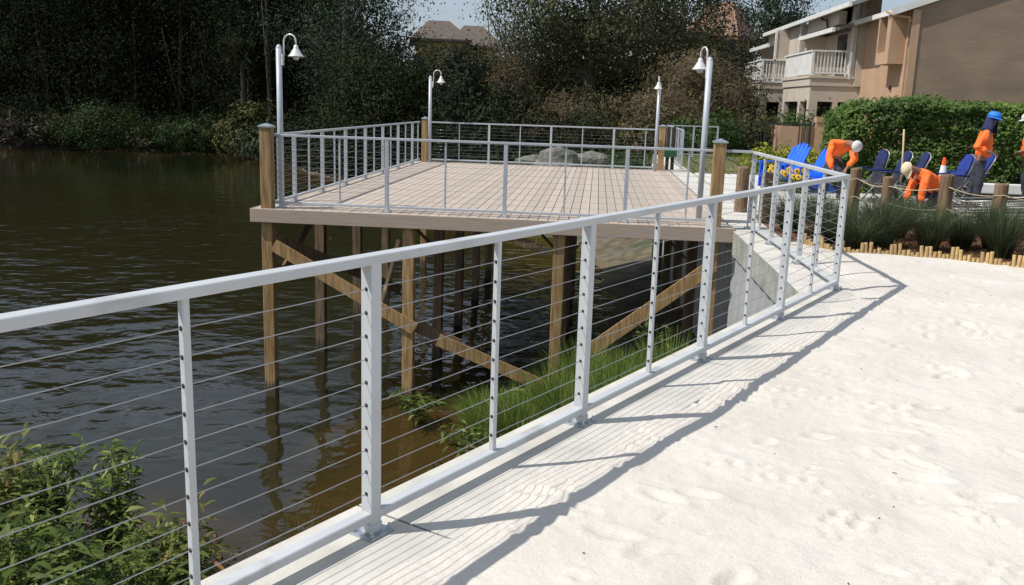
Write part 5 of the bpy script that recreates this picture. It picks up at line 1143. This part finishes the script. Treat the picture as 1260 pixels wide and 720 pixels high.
    m_ = MB(); m_.beam(W(.08, -.022, -.055), W(.08, .022, -.055), .012, .008); m_.build('mouth', 'hair_mat', T)
    if hat:
        hm, cape, wide = hat; m_ = MB()
        prof = [(.098, .02), (.104, .05), (.095, .095), (.065, .125), (.0, .137)]
        vs = []; n = 18
        for r_, zz in prof: vs += [W(r_ * 1.1 * cos(2 * pi * k / n), r_ * sin(2 * pi * k / n), zz) for k in range(n)]
        m_.add(vs, [(i * n + k, i * n + (k + 1) % n, (i + 1) * n + (k + 1) % n, (i + 1) * n + k) for i in range(len(prof) - 1) for k in range(n)]); hh_ = m_.build('hat', hm, T, smooth=True)
        m_ = MB(); k0 = 12
        if wide: rng_ = [2 * pi * k / n for k in range(n + 1)]
        else: rng_ = [(-.42 + .84 * k / k0) * pi for k in range(k0 + 1)]
        a_ = [W(.104 * 1.1 * cos(t), .104 * sin(t), .028) for t in rng_]; b_ = [W(.104 * 1.1 * cos(t) + .055 * max(.35 if wide else 0, cos(t)) * 1.1, (.104 + (.04 if wide else 0)) * sin(t), .008) for t in rng_]
        q = len(a_); m_.add(a_ + b_, [(i, i + 1, q + i + 1, q + i) for i in range(q - 1)]); br = m_.build('hat_brim', hm, hh_); br.modifiers.new('s', 'SOLIDIFY').thickness = .006
        if cape:
            m_ = MB(); n = 13; R0 = []; 
            for j, (rr, zz, bk) in enumerate(((.106, .045, 0), (.110, -.03, .0), (.118, -.11, -.01), (.13, -.18, -.02), (.14, -.235, -.03))):
                R0 += [W(rr * cos(t) * 1.05 - bk, rr * sin(t), zz) for t in np.linspace(.30 * pi, 1.70 * pi, n)]
            m_.add(R0, [(j * n + k, j * n + k + 1, (j + 1) * n + k + 1, (j + 1) * n + k) for j in range(4) for k in range(n - 1)]); cp = m_.build('neck_cloth', 'navy_cloth', T, smooth=True); cp.modifiers.new('s', 'SOLIDIFY').thickness = .008
    else:
        m_ = MB(); m_.lathe(hd_ + upv * .01, [(.096, 0), (.1, .05), (.07, .11), (0, .13)], 14, tuple(upv)); m_.build('hair', 'hair_mat', T, smooth=True)
    return T
STAND = dict(pelvis=(.03, 0, .94), chest=(.08, 0, 1.33), neck=(.09, 0, 1.50), head=(.13, 0, 1.66), face=(1, -.55, -.2),
             sh=[(.04, -.20, 1.42), (.04, .20, 1.42)], el=[(-.13, -.27, 1.16), (-.02, .29, 1.15)], wr=[(.10, -.27, 1.08), (.18, .08, 1.08)],
             hip=[(0, -.09, .90), (0, .09, .90)], kn=[(.02, -.11, .49), (-.04, .11, .49)], an=[(-.06, -.12, .09), (-.14, .12, .09)], toe=[(.10, -.14, .045), (.03, .14, .045)])
person('standing worker in orange shirt, bright blue cap with navy neck cloth, hands at the belly', 6.88, 17.4, radians(-12), STAND, ('cap_blue', True, True))
BEND = dict(pelvis=(-.06, .22, .92), chest=(0, -.10, 1.13), neck=(.09, -.27, 1.14), head=(.16, -.38, 1.10), face=(.75, -.35, -.7),
            sh=[(-.19, -.13, 1.11), (.17, -.17, 1.09)], el=[(-.27, -.28, .86), (.20, -.33, .86)], wr=[(-.20, -.42, .62), (.03, -.44, .66)],
            hip=[(-.15, .22, .82), (.04, .22, .82)], kn=[(-.17, .06, .46), (.08, .06, .46)], an=[(-.18, .22, .09), (.10, .22, .09)], toe=[(-.20, .04, .045), (.13, .04, .045)])
person('worker bending forward in orange shirt and white cap beside the blue garden chairs', 4.62, 18.2, 0, BEND, ('cap_white', False, False))
CROUCH = dict(pelvis=(.30, .05, .46), chest=(.04, 0, .70), neck=(-.12, -.02, .78), head=(-.25, -.04, .80), face=(-.75, -.35, -.6),
              sh=[(-.01, -.20, .74), (-.02, .18, .74)], el=[(-.08, -.26, .47), (-.13, .18, .48)], wr=[(-.10, -.30, .24), (-.24, .06, .24)],
              hip=[(.30, -.05, .42), (.30, .13, .42)], kn=[(.02, -.14, .16), (.02, .20, .32)], an=[(.42, -.12, .08), (.16, .2, .09)], toe=[(.56, -.12, .05), (.02, .2, .05)])
person('worker crouching over the planting bed in orange shirt and cream cap', 5.46, 16.0, 0, CROUCH, ('cap_cream', False, False))
person('worker in orange shirt cut off by the right edge of the picture', 8.15, 18.3, radians(168), STAND, ('cap_white', False, False))
